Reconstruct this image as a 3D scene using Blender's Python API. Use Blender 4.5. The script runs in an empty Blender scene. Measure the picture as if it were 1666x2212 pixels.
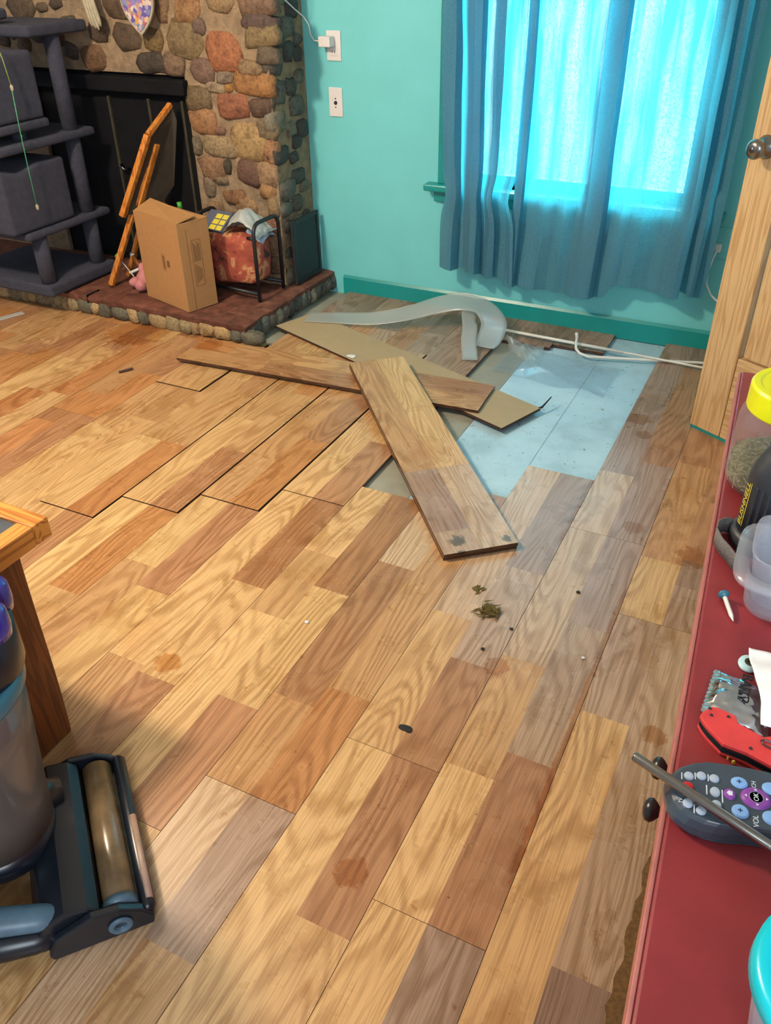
import bpy, bmesh, math, random
from mathutils import Matrix, Vector, noise
random.seed(7)
S = bpy.context.scene
COL = S.collection
R = math.radians

# ------------------------------------------------------------------ camera
cam = bpy.data.cameras.new('camera'); cam_o = bpy.data.objects.new('camera', cam); COL.objects.link(cam_o)
yaw, pitch, roll = -0.466115, 0.603584, 0.0155098
fw = Vector((math.sin(yaw)*math.cos(pitch), math.cos(yaw)*math.cos(pitch), -math.sin(pitch)))
rt = Vector((math.cos(yaw), -math.sin(yaw), 0)); dn = fw.cross(rt)
r2 = math.cos(roll)*rt + math.sin(roll)*dn; d2 = -math.sin(roll)*rt + math.cos(roll)*dn
M = Matrix((r2, -d2, -fw)).transposed().to_4x4(); M.translation = (0, 0, 1.42)
cam_o.matrix_world = M
cam.sensor_fit = 'HORIZONTAL'; cam.sensor_width = 36; cam.lens = 36*1805.45/1666
cam.clip_start = 0.02
S.camera = cam_o

# ------------------------------------------------------------------ light
w = bpy.data.worlds.new('world'); S.world = w; w.use_nodes = True
w.node_tree.nodes['Background'].inputs[0].default_value = (0.80, 0.90, 1.0, 1)
w.node_tree.nodes['Background'].inputs[1].default_value = 0.50
def light(name, kind, loc, energy, color, size=.1, size_y=None, target=None, spread=None):
    l = bpy.data.lights.new(name, kind); l.energy = energy; l.color = color
    if kind == 'AREA':
        l.size = size
        if size_y: l.shape = 'RECTANGLE'; l.size_y = size_y
        if spread: l.spread = spread
    else: l.shadow_soft_size = size
    o = bpy.data.objects.new(name, l); COL.objects.link(o); o.location = loc
    if target is not None:
        o.rotation_euler = (Vector(target)-Vector(loc)).to_track_quat('-Z', 'Y').to_euler()
    return o
light('ceiling_lamp', 'POINT', (-2.22, 0.95, 2.3), 200, (1.0, 0.84, 0.64), .11)
light('daylight_window', 'AREA', (-.9, 4.15, 1.35), 260, (0.93, 0.97, 1.0), 2.6, 2.6, (-.9, 3.4, 1.25))
light('cool_fill_behind', 'AREA', (.9, -1.6, 2.0), 85, (0.80, 0.90, 1.0), 1.2, 1.6, (-.2, 1.2, .4))  # added cool fill from behind the camera, no real opening there
light('backdrop_lamp', 'AREA', (-.9, 3.75, 3.1), 520, (1.0, 1.0, 1.0), 2.0, .8, (-.9, 5.2, .8))  # added unseen lamp, only brightens the white surface behind the window
S.view_settings.view_transform = 'Standard'; S.view_settings.look = 'None'
S.view_settings.exposure = 0.0; S.view_settings.gamma = 1.0; S.view_settings.use_curve_mapping = False

# ------------------------------------------------------------------ helpers
def srgb(r, g, b):
    def f(c):
        c /= 255
        return c/12.92 if c <= .04045 else ((c+.055)/1.055)**2.4
    return (f(r), f(g), f(b))
WM = {}; LOFF = {}
def thing(name, label, cat, loc=(0, 0, 0), rotz=0, group=None, kind=None, rot=None):
    o = bpy.data.objects.new(name, None); COL.objects.link(o)
    o.empty_display_size = .05
    o.location = loc; o.rotation_euler = rot or (0, 0, rotz)
    tag(o, label, cat, group, kind)
    WM[o] = Matrix.Translation(loc) @ o.rotation_euler.to_matrix().to_4x4()
    return o
def tag(o, label=None, cat=None, group=None, kind=None):
    if label: o['label'] = label
    if cat: o['category'] = cat
    if group: o['group'] = group
    if kind: o['kind'] = kind
    return o

class MB:
    def __init__(s): s.v = []; s.f = []; s.c = []; s.m = []
    def add(s, vs, fs, cols=None, mi=0):
        n = len(s.v); s.v += [tuple(v) for v in vs]
        for i, f in enumerate(fs):
            s.f.append([a+n for a in f]); s.c.append(cols[i] if cols else (1, 1, 1, 0)); s.m.append(mi)
        return s
    def box(s, a, b, M=None, cols=None, mi=0):
        (x0, y0, z0), (x1, y1, z1) = a, b
        vs = [Vector(p) for p in ((x0,y0,z0),(x1,y0,z0),(x1,y1,z0),(x0,y1,z0),(x0,y0,z1),(x1,y0,z1),(x1,y1,z1),(x0,y1,z1))]
        if M: vs = [M @ v for v in vs]
        return s.add(vs, [(0,3,2,1),(4,5,6,7),(0,1,5,4),(1,2,6,5),(2,3,7,6),(3,0,4,7)], cols, mi)
    def tube(s, pts, r, n=10, cap=True, flat=None, closed=False):
        pts = [Vector(p) for p in pts]; rings = []
        rr = r if isinstance(r, (list, tuple)) else [r]*len(pts)
        up = None
        for i, p in enumerate(pts):
            if closed: t = pts[(i+1) % len(pts)]-pts[i-1]
            else: t = pts[min(i+1, len(pts)-1)]-pts[max(i-1, 0)]
            t.normalize()
            if up is None:
                up = Vector((0, 0, 1)) if abs(t.z) < .9 else Vector((1, 0, 0))
            a = (up - up.dot(t)*t)
            if a.length < 1e-6: a = Vector((1, 0, 0)) - t.x*t
            a.normalize(); b = t.cross(a); up = a
            fx, fy = (flat if flat else (1, 1))
            rings.append([p + rr[i]*(math.cos(2*math.pi*k/n)*b*fx + math.sin(2*math.pi*k/n)*a*fy) for k in range(n)])
        vs = [v for r_ in rings for v in r_]; fs = []
        m = len(pts)
        for i in range(m if closed else m-1):
            j = (i+1) % m
            for k in range(n):
                fs.append((i*n+k, i*n+(k+1) % n, j*n+(k+1) % n, j*n+k))
        if cap and not closed:
            fs.append(tuple(range(n))[::-1]); fs.append(tuple((m-1)*n+k for k in range(n)))
        return s.add(vs, fs)
    def lathe(s, prof, n=28, M=None, sq=None):
        M = M or Matrix(); vs = []; fs = []
        for (r, z) in prof:
            for k in range(n):
                a = 2*math.pi*k/n; c, d = math.cos(a), math.sin(a)
                if sq:
                    q = (abs(c)**sq + abs(d)**sq)**(1/sq); c /= q; d /= q
                vs.append(M @ Vector((r*c, r*d, z)))
        for i in range(len(prof)-1):
            for k in range(n):
                fs.append((i*n+k, i*n+(k+1) % n, (i+1)*n+(k+1) % n, (i+1)*n+k))
        if prof[0][0] > 1e-6: fs.append(tuple(range(n))[::-1])
        if prof[-1][0] > 1e-6: fs.append(tuple((len(prof)-1)*n+k for k in range(n)))
        return s.add(vs, fs)
    def prism(s, poly, z0, z1, M=None, cols=None):
        M = M or Matrix(); n = len(poly)
        vs = [M @ Vector((x, y, z0)) for x, y in poly] + [M @ Vector((x, y, z1)) for x, y in poly]
        fs = [tuple(range(n))[::-1], tuple(range(n, 2*n))] + [(i, (i+1) % n, n+(i+1) % n, n+i) for i in range(n)]
        return s.add(vs, fs, cols)
    def grid(s, nu, nv, fn):
        vs = [fn(i/nu, j/nv) for j in range(nv+1) for i in range(nu+1)]
        fs = [(j*(nu+1)+i, j*(nu+1)+i+1, (j+1)*(nu+1)+i+1, (j+1)*(nu+1)+i) for j in range(nv) for i in range(nu)]
        return s.add(vs, fs)

def obj(name, mb, mats, parent=None, bevel=0, smooth=False, local=False, subsurf=0, solid=0, keep=None, seg=2):
    """one mesh object; coordinates are world ones (or the parent's when local)"""
    pm = WM.get(parent, Matrix()) if parent else Matrix()
    vs = [Vector(v) for v in mb.v]
    lo = Vector((min(v.x for v in vs), min(v.y for v in vs), min(v.z for v in vs)))
    hi = Vector((max(v.x for v in vs), max(v.y for v in vs), max(v.z for v in vs)))
    c = Vector(((lo.x+hi.x)/2, (lo.y+hi.y)/2, lo.z)) if keep is None else Vector(keep)
    me = bpy.data.meshes.new(name)
    me.from_pydata([v-c for v in vs], [], mb.f)
    ca = me.color_attributes.new('Col', 'FLOAT_COLOR', 'CORNER')
    for p, col in zip(me.polygons, mb.c):
        for li in p.loop_indices: ca.data[li].color = col
    if not isinstance(mats, (list, tuple)): mats = [mats]
    for m in mats: me.materials.append(m)
    for p, mi in zip(me.polygons, mb.m):
        p.material_index = mi; p.use_smooth = smooth
    me.update()
    o = bpy.data.objects.new(name, me); COL.objects.link(o)
    o.location = c - LOFF.get(parent, Vector()) if local else c
    LOFF[o] = c
    if parent:
        o.parent = parent
        if not local: o.matrix_parent_inverse = pm.inverted()
    WM[o] = (pm @ Matrix.Translation(o.location)) if local else Matrix.Translation(c)
    if solid:
        md = o.modifiers.new('solid', 'SOLIDIFY'); md.thickness = solid; md.offset = 0
    if bevel:
        md = o.modifiers.new('bevel', 'BEVEL'); md.width = bevel; md.segments = seg; md.limit_method = 'ANGLE'; md.angle_limit = R(40)
    if subsurf:
        md = o.modifiers.new('sub', 'SUBSURF'); md.levels = subsurf; md.render_levels = subsurf
    return o

def text_mesh(body, size, M, depth=.0002):
    cu = bpy.data.curves.new('lettering', 'FONT'); cu.body = body; cu.size = size; cu.extrude = depth
    cu.align_x = 'CENTER'; cu.align_y = 'CENTER'; cu.resolution_u = 3
    t = bpy.data.objects.new('lettering_tmp', cu); COL.objects.link(t)
    dg = bpy.context.evaluated_depsgraph_get()
    me = bpy.data.meshes.new_from_object(t.evaluated_get(dg))
    mb = MB(); mb.add([M @ v.co for v in me.vertices], [tuple(p.vertices) for p in me.polygons])
    bpy.data.objects.remove(t); bpy.data.curves.remove(cu); bpy.data.meshes.remove(me)
    return mb

# ------------------------------------------------------------------ materials
class NT:
    def __init__(s, name):
        s.m = bpy.data.materials.new(name); s.m.use_nodes = True
        s.t = s.m.node_tree; s.b = s.t.nodes['Principled BSDF']; s.out = s.t.nodes['Material Output']
    def n(s, typ, **kw):
        x = s.t.nodes.new(typ)
        for k, v in kw.items():
            if k.startswith('i_'):
                k = k[2:]; k = int(k) if k.isdigit() else k.replace('_', ' ')
                x.inputs[k].default_value = v
            else: setattr(x, k, v)
        return x
    def l(s, a, b): s.t.links.new(a, b)
    def coord(s, kind='Object', scale=(1, 1, 1)):
        tc = s.n('ShaderNodeTexCoord'); mp = s.n('ShaderNodeMapping'); mp.inputs['Scale'].default_value = scale
        s.l(tc.outputs[kind], mp.inputs[0]); return mp.outputs[0]
    def noise(s, vec, scale, detail=3, rough=.55, dist=0):
        x = s.n('ShaderNodeTexNoise'); x.inputs['Scale'].default_value = scale; x.inputs['Detail'].default_value = detail
        x.inputs['Roughness'].default_value = rough; x.inputs['Distortion'].default_value = dist
        s.l(vec, x.inputs['Vector']); return x.outputs['Fac']
    def ramp(s, fac, stops):
        x = s.n('ShaderNodeValToRGB'); cr = x.color_ramp
        while len(cr.elements) < len(stops): cr.elements.new(.5)
        for e, (p, c) in zip(cr.elements, stops):
            e.position = p; e.color = (c[0], c[1], c[2], 1) if isinstance(c, (tuple, list)) else (c, c, c, 1)
        s.l(fac, x.inputs[0]); return x.outputs[0]
    def mix(s, a, b, fac=1.0, mode='MULTIPLY'):
        x = s.n('ShaderNodeMix'); x.data_type = 'RGBA'; x.blend_type = mode
        for val, sock in ((fac, x.inputs[0]), (a, x.inputs[6]), (b, x.inputs[7])):
            if hasattr(val, 'is_output'): s.l(val, sock)
            else: sock.default_value = val if not isinstance(val, tuple) or len(val) == 4 else (*val, 1)
        return x.outputs[2]
    def math(s, op, a, b=0.0, c=None):
        x = s.n('ShaderNodeMath'); x.operation = op
        for i, val in enumerate((a, b) if c is None else (a, b, c)):
            if hasattr(val, 'is_output'): s.l(val, x.inputs[i])
            else: x.inputs[i].default_value = val
        return x.outputs[0]
    def bump(s, h, strength=.3, dist=.01):
        x = s.n('ShaderNodeBump'); x.inputs['Strength'].default_value = strength; x.inputs['Distance'].default_value = dist
        s.l(h, x.inputs['Height']); s.l(x.outputs[0], s.b.inputs['Normal'])

def mat(name, col, rough=.5, metal=0, var=.0, vscale=20, bump=0, bscale=120, col2=None, spec=.5, coat=0, bdist=.003):
    t = NT(name); b = t.b
    b.inputs['Roughness'].default_value = rough; b.inputs['Metallic'].default_value = metal
    b.inputs['Specular IOR Level'].default_value = spec; b.inputs['Coat Weight'].default_value = coat
    v = t.coord()
    c2 = col2 or tuple(max(0, c*(1-var)) for c in col)
    n = t.noise(v, vscale, 4)
    t.l(t.ramp(n, [(.35, c2), (.65, col)]), b.inputs['Base Color'])
    if bump: t.bump(t.noise(v, bscale, 3), bump, bdist)
    return t.m

def clear_mat(name, col, alpha, rough=.15, gloss=.12):
    """thin clear plastic or glass: part see-through, part milky, part shine"""
    t = NT(name); t.t.nodes.remove(t.b)
    tr = t.n('ShaderNodeBsdfTransparent'); tr.inputs[0].default_value = (*[min(1, .6+.4*c) for c in col], 1)
    df = t.n('ShaderNodeBsdfDiffuse'); df.inputs[0].default_value = (*col, 1)
    tl = t.n('ShaderNodeBsdfTranslucent'); tl.inputs[0].default_value = (*col, 1)
    gl = t.n('ShaderNodeBsdfGlossy'); gl.inputs[1].default_value = rough
    m0 = t.n('ShaderNodeMixShader'); m0.inputs[0].default_value = .4; t.l(df.outputs[0], m0.inputs[1]); t.l(tl.outputs[0], m0.inputs[2])
    m1 = t.n('ShaderNodeMixShader'); m1.inputs[0].default_value = alpha; t.l(tr.outputs[0], m1.inputs[1]); t.l(m0.outputs[0], m1.inputs[2])
    m2 = t.n('ShaderNodeMixShader'); m2.inputs[0].default_value = gloss; t.l(m1.outputs[0], m2.inputs[1]); t.l(gl.outputs[0], m2.inputs[2])
    t.l(m2.outputs[0], t.out.inputs[0]); return t.m

def laminate_mat():
    t = NT('oak_laminate'); b = t.b
    at = t.n('ShaderNodeAttribute'); at.attribute_name = 'Col'
    seed = at.outputs['Alpha']
    tc = t.n('ShaderNodeTexCoord'); sx = t.n('ShaderNodeSeparateXYZ'); t.l(tc.outputs['Object'], sx.inputs[0])
    def vec(kx, ky):
        cb = t.n('ShaderNodeCombineXYZ')
        t.l(t.math('MULTIPLY_ADD', sx.outputs[0], kx, t.math('MULTIPLY', seed, 37.0)), cb.inputs[0])
        t.l(t.math('MULTIPLY_ADD', sx.outputs[1], ky, t.math('MULTIPLY', seed, 91.0)), cb.inputs[1])
        t.l(seed, cb.inputs[2]); return cb.outputs[0]
    field = t.noise(vec(8.0, 1.25), 1.0, 1.0, .4, .12)
    wob = t.noise(vec(34, 13), 1.0, 3)
    rings = t.math('SINE', t.math('MULTIPLY_ADD', field, 118.0, t.math('MULTIPLY', wob, 4.2)))
    rings = t.math('MULTIPLY_ADD', rings, .5, .5)
    soft = t.noise(vec(14, 2.2), 1.0, 2)
    rings = t.math('MULTIPLY', rings, t.ramp(soft, [(.30, .45), (.55, 1.0)]))
    pores = t.noise(vec(330, 7), 1.0, 2)
    c = t.mix(at.outputs['Color'], t.ramp(rings, [(.25, (1.05, 1.05, 1.05)), (.95, (.76, .69, .61))]))
    c = t.mix(c, t.ramp(pores, [(.38, (.80, .76, .71)), (.56, (1.05, 1.05, 1.05))]))
    g = t.n('ShaderNodeNewGeometry'); P = g.outputs['Position']
    blot = t.noise(P, 5.0, 5, .6)
    c = t.mix(c, t.ramp(blot, [(.33, (.88, .81, .72)), (.46, (1, 1, 1)), (.62, (1.03, 1.03, 1.05))]))
    st = t.noise(P, 23.0, 4, .6)
    c = t.mix(c, t.ramp(st, [(.25, (.66, .50, .30)), (.34, (1, 1, 1))]))
    dirt = t.noise(P, 110.0, 2, .5)
    c = t.mix(c, t.ramp(dirt, [(.21, (.35, .28, .22)), (.26, (1, 1, 1))]))
    rag = t.noise(P, 40.0, 4, .6)
    # old stains, each with its own outline
    f = None
    for (x_, y_, r_) in ((-1.12, 1.052, .040), (-.404, 1.377, .036), (-.37, 2.742, .052), (-.33, 2.632, .034), (-.239, 2.074, .036), (-.058, 2.002, .060), (-.030, 1.326, .032), (-.466, .765, .038), (-2.52, 2.62, .17), (-2.12, 2.60, .075)):
        d = t.n('ShaderNodeVectorMath'); d.operation = 'DISTANCE'; t.l(P, d.inputs[0]); d.inputs[1].default_value = (x_, y_, 0)
        q = t.math('MULTIPLY', d.outputs['Value'], 1/r_)
        f = q if f is None else t.math('MINIMUM', f, q)
    c = t.mix(c, t.ramp(t.math('MULTIPLY_ADD', rag, 1.3, t.math('SUBTRACT', f, .95)), [(.40, (.74, .55, .36)), (.62, (1, 1, 1))]))
    f = None   # mould on the damp end of the loose pair
    for (x_, y_, r_) in ((-.665, 1.765, .035), (-.63, 1.72, .02), (-.545, 1.835, .022)):
        d = t.n('ShaderNodeVectorMath'); d.operation = 'DISTANCE'; t.l(P, d.inputs[0]); d.inputs[1].default_value = (x_, y_, .026)
        q = t.math('MULTIPLY', d.outputs['Value'], 1/r_); f = q if f is None else t.math('MINIMUM', f, q)
    c = t.mix(c, t.ramp(t.math('MULTIPLY_ADD', rag, 1.6, t.math('SUBTRACT', f, 1.0)), [(.30, (.28, .30, .27)), (.60, (1, 1, 1))]))
    # rusty damp lines along two seams
    sp2 = t.n('ShaderNodeSeparateXYZ'); t.l(P, sp2.inputs[0]); f = None
    for (xs, y0_, y1_) in ((-.1975, .9, 1.75), (-.413, 1.95, 2.35), (.018, 1.6, 2.9)):
        dx = t.math('ABSOLUTE', t.math('SUBTRACT', sp2.outputs[0], xs))
        dy = t.math('MAXIMUM', t.math('SUBTRACT', t.math('ABSOLUTE', t.math('SUBTRACT', sp2.outputs[1], (y0_+y1_)/2)), (y1_-y0_)/2), 0.0)
        q = t.math('MULTIPLY_ADD', dx, 50.0, t.math('MULTIPLY', dy, 8.0))
        f = q if f is None else t.math('MINIMUM', f, q)
    c = t.mix(c, t.ramp(t.math('MULTIPLY_ADD', rag, 1.1, f), [(.72, (.76, .52, .28)), (1.0, (1, 1, 1))]))
    t.l(c, b.inputs['Base Color'])
    t.l(t.math('MULTIPLY_ADD', blot, .20, .185), b.inputs['Roughness'])
    b.inputs['Specular IOR Level'].default_value = .55
    t.bump(t.math('ADD', pores, rings), .05, .002)
    return t.m

def pine_mat(name, axis='z', base=srgb(212, 178, 128), dark=srgb(192, 152, 102), rough=.45):
    t = NT(name); b = t.b; b.inputs['Roughness'].default_value = rough
    sc = {'z': (26, 26, 1.3), 'y': (26, 1.3, 26), 'x': (1.3, 26, 26)}[axis]
    v = t.coord('Object', sc)
    f = t.noise(v, 1.0, 2, .5, .4)
    rg = t.math('MULTIPLY_ADD', t.math('SINE', t.math('MULTIPLY', f, 46.0)), .5, .5)
    c = t.ramp(rg, [(.45, base), (1.0, dark)])
    c = t.mix(c, t.ramp(t.noise(t.coord('Object', tuple(k*9 for k in sc)), 1.0, 2), [(.3, (.86, .83, .78)), (.6, (1, 1, 1))]))
    vo = t.n('ShaderNodeTexVoronoi'); vo.inputs['Scale'].default_value = 4.2
    t.l(t.coord('Object', {'z': (1, 1, .55), 'y': (1, .55, 1), 'x': (.55, 1, 1)}[axis]), vo.inputs['Vector'])
    c = t.mix(c, t.ramp(vo.outputs['Distance'], [(.035, (.30, .16, .09)), (.07, (1, 1, 1))]))
    t.l(c, b.inputs['Base Color']); return t.m

def cloth_mat():
    """curtain: loosely woven blue cotton that lets daylight through"""
    t = NT('curtain_cotton'); t.t.nodes.remove(t.b)
    v = t.coord('Object', (260, 260, 260))
    wv = t.noise(v, 1.0, 2)
    col = t.ramp(wv, [(.3, srgb(84, 134, 156)), (.7, srgb(110, 160, 178))])
    df = t.n('ShaderNodeBsdfDiffuse'); t.l(col, df.inputs[0])
    tl = t.n('ShaderNodeBsdfTranslucent'); tl.inputs[0].default_value = (.02, .40, .54, 1)
    tr = t.n('ShaderNodeBsdfTransparent')
    m1 = t.n('ShaderNodeMixShader'); m1.inputs[0].default_value = .45
    t.l(df.outputs[0], m1.inputs[1]); t.l(tl.outputs[0], m1.inputs[2])
    thin = t.noise(t.coord('Object', (13, 3, 1.1)), 1.0, 3, .6)
    fine = t.noise(t.coord('Object', (190, 190, 150)), 1.0, 2)
    hole = t.math('MULTIPLY', t.ramp(thin, [(.43, .0), (.62, .22)]), t.ramp(fine, [(.35, .2), (.6, 1.0)]))
    m2 = t.n('ShaderNodeMixShader'); t.l(hole, m2.inputs[0])
    t.l(m1.outputs[0], m2.inputs[1]); t.l(tr.outputs[0], m2.inputs[2])
    t.l(m2.outputs[0], t.out.inputs[0])
    return t.m

def stone_mat():
    t = NT('field_stone'); b = t.b; b.inputs['Roughness'].default_value = .75
    at = t.n('ShaderNodeObjectInfo')
    v = t.coord('Object')
    rv = t.n('ShaderNodeVectorMath'); rv.operation = 'ADD'; t.l(v, rv.inputs[0])
    cb = t.n('ShaderNodeCombineXYZ'); t.l(t.math('MULTIPLY', at.outputs['Random'], 50.0), cb.inputs[0]); t.l(cb.outputs[0], rv.inputs[1])
    n1 = t.noise(rv.outputs[0], 24, 5, .65); n2 = t.noise(rv.outputs[0], 90, 4, .6)
    c = t.mix(at.outputs['Color'], t.ramp(n1, [(.3, (.5, .42, .38)), (.5, (1, 1, 1)), (.72, (1.18, 1.14, 1.04))]))
    c = t.mix(c, t.ramp(n2, [(.3, (.6, .58, .55)), (.6, (1.1, 1.1, 1.1))]))
    t.l(c, b.inputs['Base Color'])
    t.bump(t.math('ADD', n1, n2), .6, .008); return t.m

def mottled(name, stops, scale, rough=.6, bump=.4):
    t = NT(name); t.b.inputs['Roughness'].default_value = rough
    v = t.coord()
    n = t.noise(v, scale, 5, .62, .8)
    t.l(t.ramp(n, stops), t.b.inputs['Base Color']); t.bump(n, bump, .006); return t.m

MT = {}
MT['lam'] = laminate_mat()
MT['wall'] = mat('teal_wall_paint', srgb(114, 204, 206), .6, var=.05, vscale=6, bump=.12, bscale=220)
MT['trim'] = mat('dark_teal_trim_paint', srgb(20, 142, 140), .3, var=.08, vscale=8, bump=.05, bscale=60)
MT['cloth'] = cloth_mat()
MT['stone'] = stone_mat()
MT['mortar'] = mat('sandy_mortar', srgb(150, 126, 98), .9, var=.35, vscale=26, bump=.8, bscale=60, bdist=.01)
MT['slab'] = mottled('brown_hearth_slab', [(.3, srgb(66, 34, 26)), (.5, srgb(100, 58, 44)), (.72, srgb(128, 84, 66))], 18, .7, .5)
MT['black'] = mat('black_painted_steel', (.012, .013, .016), .45, var=.3, vscale=30)
MT['insert'] = mat('sooty_black_iron', (.005, .005, .007), .8, var=.4, vscale=14, bump=.2, spec=.2)
MT['brass'] = mat('tarnished_brass_strip', srgb(84, 78, 62), .5, .5, var=.3)
MT['white'] = mat('white_plastic', srgb(226, 220, 216), .4, var=.04)
MT['whitemetal'] = mat('white_enamel_metal', srgb(225, 222, 212), .3, var=.06, coat=.3)
MT['steel'] = mat('brushed_steel', srgb(150, 146, 140), .25, 1.0, var=.2, vscale=60)
MT['darksteel'] = mat('dark_oily_steel', srgb(110, 112, 116), .32, 1.0, var=.4, vscale=90)
MT['carpet'] = mat('charcoal_carpet', srgb(60, 62, 78), .95, var=.25, vscale=40, bump=1.0, bscale=420, bdist=.004)
MT['pine'] = pine_mat('knotty_pine_upright', 'z')
MT['pineh'] = pine_mat('knotty_pine_crosswise', 'x')
MT['oak_o'] = pine_mat('orange_varnished_wood', 'z', srgb(206, 132, 54), srgb(164, 92, 32), .35)
MT['oak_oy'] = pine_mat('orange_varnished_wood_edge', 'y', srgb(222, 150, 66), srgb(176, 104, 38), .35)
MT['oak_ox'] = pine_mat('orange_varnished_wood_rail', 'x', srgb(222, 150, 66), srgb(176, 104, 38), .35)
MT['walnut'] = pine_mat('brown_stained_wood', 'z', srgb(128, 74, 30), srgb(100, 54, 22), .5)
MT['tray'] = mat('dark_tray_underside', srgb(62, 52, 40), .7, var=.3, vscale=18)
MT['card'] = mat('kraft_cardboard', srgb(168, 122, 74), .8, var=.08, vscale=40)
MT['ink'] = mat('faded_brown_ink', srgb(92, 60, 34), .8, var=.2)
MT['red'] = mat('dark_red_lacquer', srgb(140, 46, 50), .42, var=.2, vscale=14, bump=.06, bscale=300, col2=srgb(122, 37, 42))
MT['rededge'] = mat('worn_pink_edge', srgb(176, 106, 98), .5, var=.2, vscale=40)
MT['blackplastic'] = mat('black_plastic', (.016, .018, .022), .3, var=.2, vscale=40)
MT['blackrubber'] = mat('black_rubber', (.022, .026, .034), .5, var=.3, vscale=70)
MT['yellow'] = mat('yellow_plastic_lid', srgb(222, 226, 20), .35, var=.05)
MT['herb'] = mottled('dried_green_herb', [(.3, srgb(58, 66, 46)), (.5, srgb(112, 118, 88)), (.7, srgb(176, 176, 146))], 160, .9, .9)
MT['jar'] = clear_mat('clear_jar_plastic', (.82, .80, .78), .14, .08, .07)
MT['tub'] = clear_mat('milky_tub_plastic', (.86, .90, .97), .20, .2, .06)
MT['film'] = clear_mat('milky_plastic_film', (.82, .87, .86), .34, .3, .09)
MT['sheet'] = clear_mat('thin_clear_sheet', (.75, .85, .90), .22, .15, .12)
MT['glass'] = clear_mat('window_glass', (.9, .95, .95), .02, .02, .04)
MT['bin'] = clear_mat('smoky_dust_bin', (.22, .19, .17), .80, .12, .10)
MT['cyan'] = mat('cyan_plastic', srgb(0, 196, 214), .3, var=.04)
MT['foil'] = mat('silver_foil', srgb(205, 208, 212), .12, 1.0, var=.15, vscale=60, bump=.3, bscale=70, bdist=.004)
MT['paper'] = mat('white_paper', srgb(236, 238, 240), .7, var=.02)
MT['redscale'] = mat('coral_red_handle', srgb(214, 62, 62), .5, var=.12, vscale=60, bump=.15, bscale=500)
MT['remote'] = mat('dark_grey_remote_shell', srgb(60, 72, 84), .3, var=.15, vscale=80, coat=.2)
MT['btn'] = mat('pale_grey_button', srgb(168, 182, 200), .45, var=.05)
MT['btnblue'] = mat('light_blue_button', srgb(128, 172, 226), .4, var=.04)
MT['purple'] = mat('purple_button', srgb(134, 66, 158), .4, var=.05)
MT['btnred'] = mat('red_button', srgb(206, 24, 34), .4, var=.05)
MT['print'] = mat('white_print', srgb(214, 222, 232), .5, var=.03)
MT['inkblack'] = mat('black_marker', (.01, .01, .012), .5, var=.1)
MT['inkblue'] = mat('blue_black_print', srgb(28, 40, 90), .5, var=.1)
MT['yprint'] = mat('yellow_print', srgb(206, 186, 60), .5, var=.1)
MT['strap'] = mat('grey_woven_strap', srgb(120, 116, 112), .8, var=.4, vscale=500, bump=.5, bscale=500)
MT['green'] = mat('lime_green_cap', srgb(70, 160, 50), .5, var=.1)
MT['pink'] = mat('pink_plush', srgb(206, 132, 132), .95, var=.2, vscale=60, bump=.8, bscale=300)
MT['bag'] = mat('grey_white_plastic_bag', srgb(176, 180, 176), .45, var=.2, vscale=14)
MT['bagblue'] = mat('blue_grey_plastic_bag', srgb(150, 170, 190), .4, var=.45, vscale=30)
MT['ypack'] = mat('yellow_package', srgb(222, 206, 70), .4, var=.08)
MT['slate'] = mat('slate_grey_print', srgb(86, 92, 112), .5, var=.1)
MT['logs'] = mottled('split_log_bark', [(.34, srgb(44, 32, 26)), (.41, srgb(138, 62, 46)), (.52, srgb(164, 80, 60)), (.56, srgb(196, 150, 100)), (.62, srgb(150, 74, 54)), (.70, srgb(60, 44, 34))], 9, .8, .9)
MT['screenpanel'] = mat('charcoal_panel', srgb(34, 40, 44), .6, var=.2, vscale=60)
t = NT('pale_blue_underlay'); t.b.inputs['Roughness'].default_value = .42
P_ = t.n('ShaderNodeNewGeometry').outputs['Position']
c_ = t.ramp(t.noise(P_, 4.0, 4, .6), [(.3, srgb(150, 178, 190)), (.5, srgb(172, 204, 218)), (.7, srgb(186, 216, 228))])
c_ = t.mix(c_, t.ramp(t.noise(P_, 26.0, 5, .65, .6), [(.30, (.45, .42, .36)), (.37, (1, 1, 1))]))
c_ = t.mix(c_, t.ramp(t.noise(P_, 90.0, 3, .6), [(.27, (.3, .26, .22)), (.33, (1, 1, 1))]))
t.l(c_, t.b.inputs['Base Color']); MT['under'] = t.m
MT['undertan'] = mottled('grey_tan_subfloor', [(.25, srgb(112, 106, 92)), (.4, srgb(140, 138, 124)), (.7, srgb(156, 152, 136))], 8, .6, .15)
MT['core'] = mat('dark_fibreboard_edge', srgb(66, 38, 26), .7, var=.3, vscale=90)
MT['backing'] = mat('tan_paper_backing', srgb(168, 146, 112), .75, var=.06, vscale=30)
MT['teal_vac'] = mat('teal_grey_ring', srgb(50, 108, 128), .35, var=.1)
MT['blue_vac'] = mat('violet_blue_cap', srgb(46, 44, 150), .25, var=.2, vscale=30, coat=.4)
MT['lilac'] = mat('lilac_cap', srgb(140, 124, 160), .35, var=.1)
MT['bumper'] = mat('dusty_tan_bumper', srgb(172, 142, 124), .45, var=.2, vscale=40)
MT['vac'] = mat('blue_black_vacuum_plastic', srgb(24, 30, 40), .30, var=.25, vscale=30)
MT['vacgrey'] = mat('slate_blue_vacuum_arm', srgb(88, 118, 138), .4, var=.2, vscale=40)
MT['brushclear'] = mat('amber_brush_cover', srgb(120, 98, 70), .22, var=.35, vscale=24)
MT['tile'] = mat('slate_table_inset', srgb(74, 80, 88), .3, var=.25, vscale=30)
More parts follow.
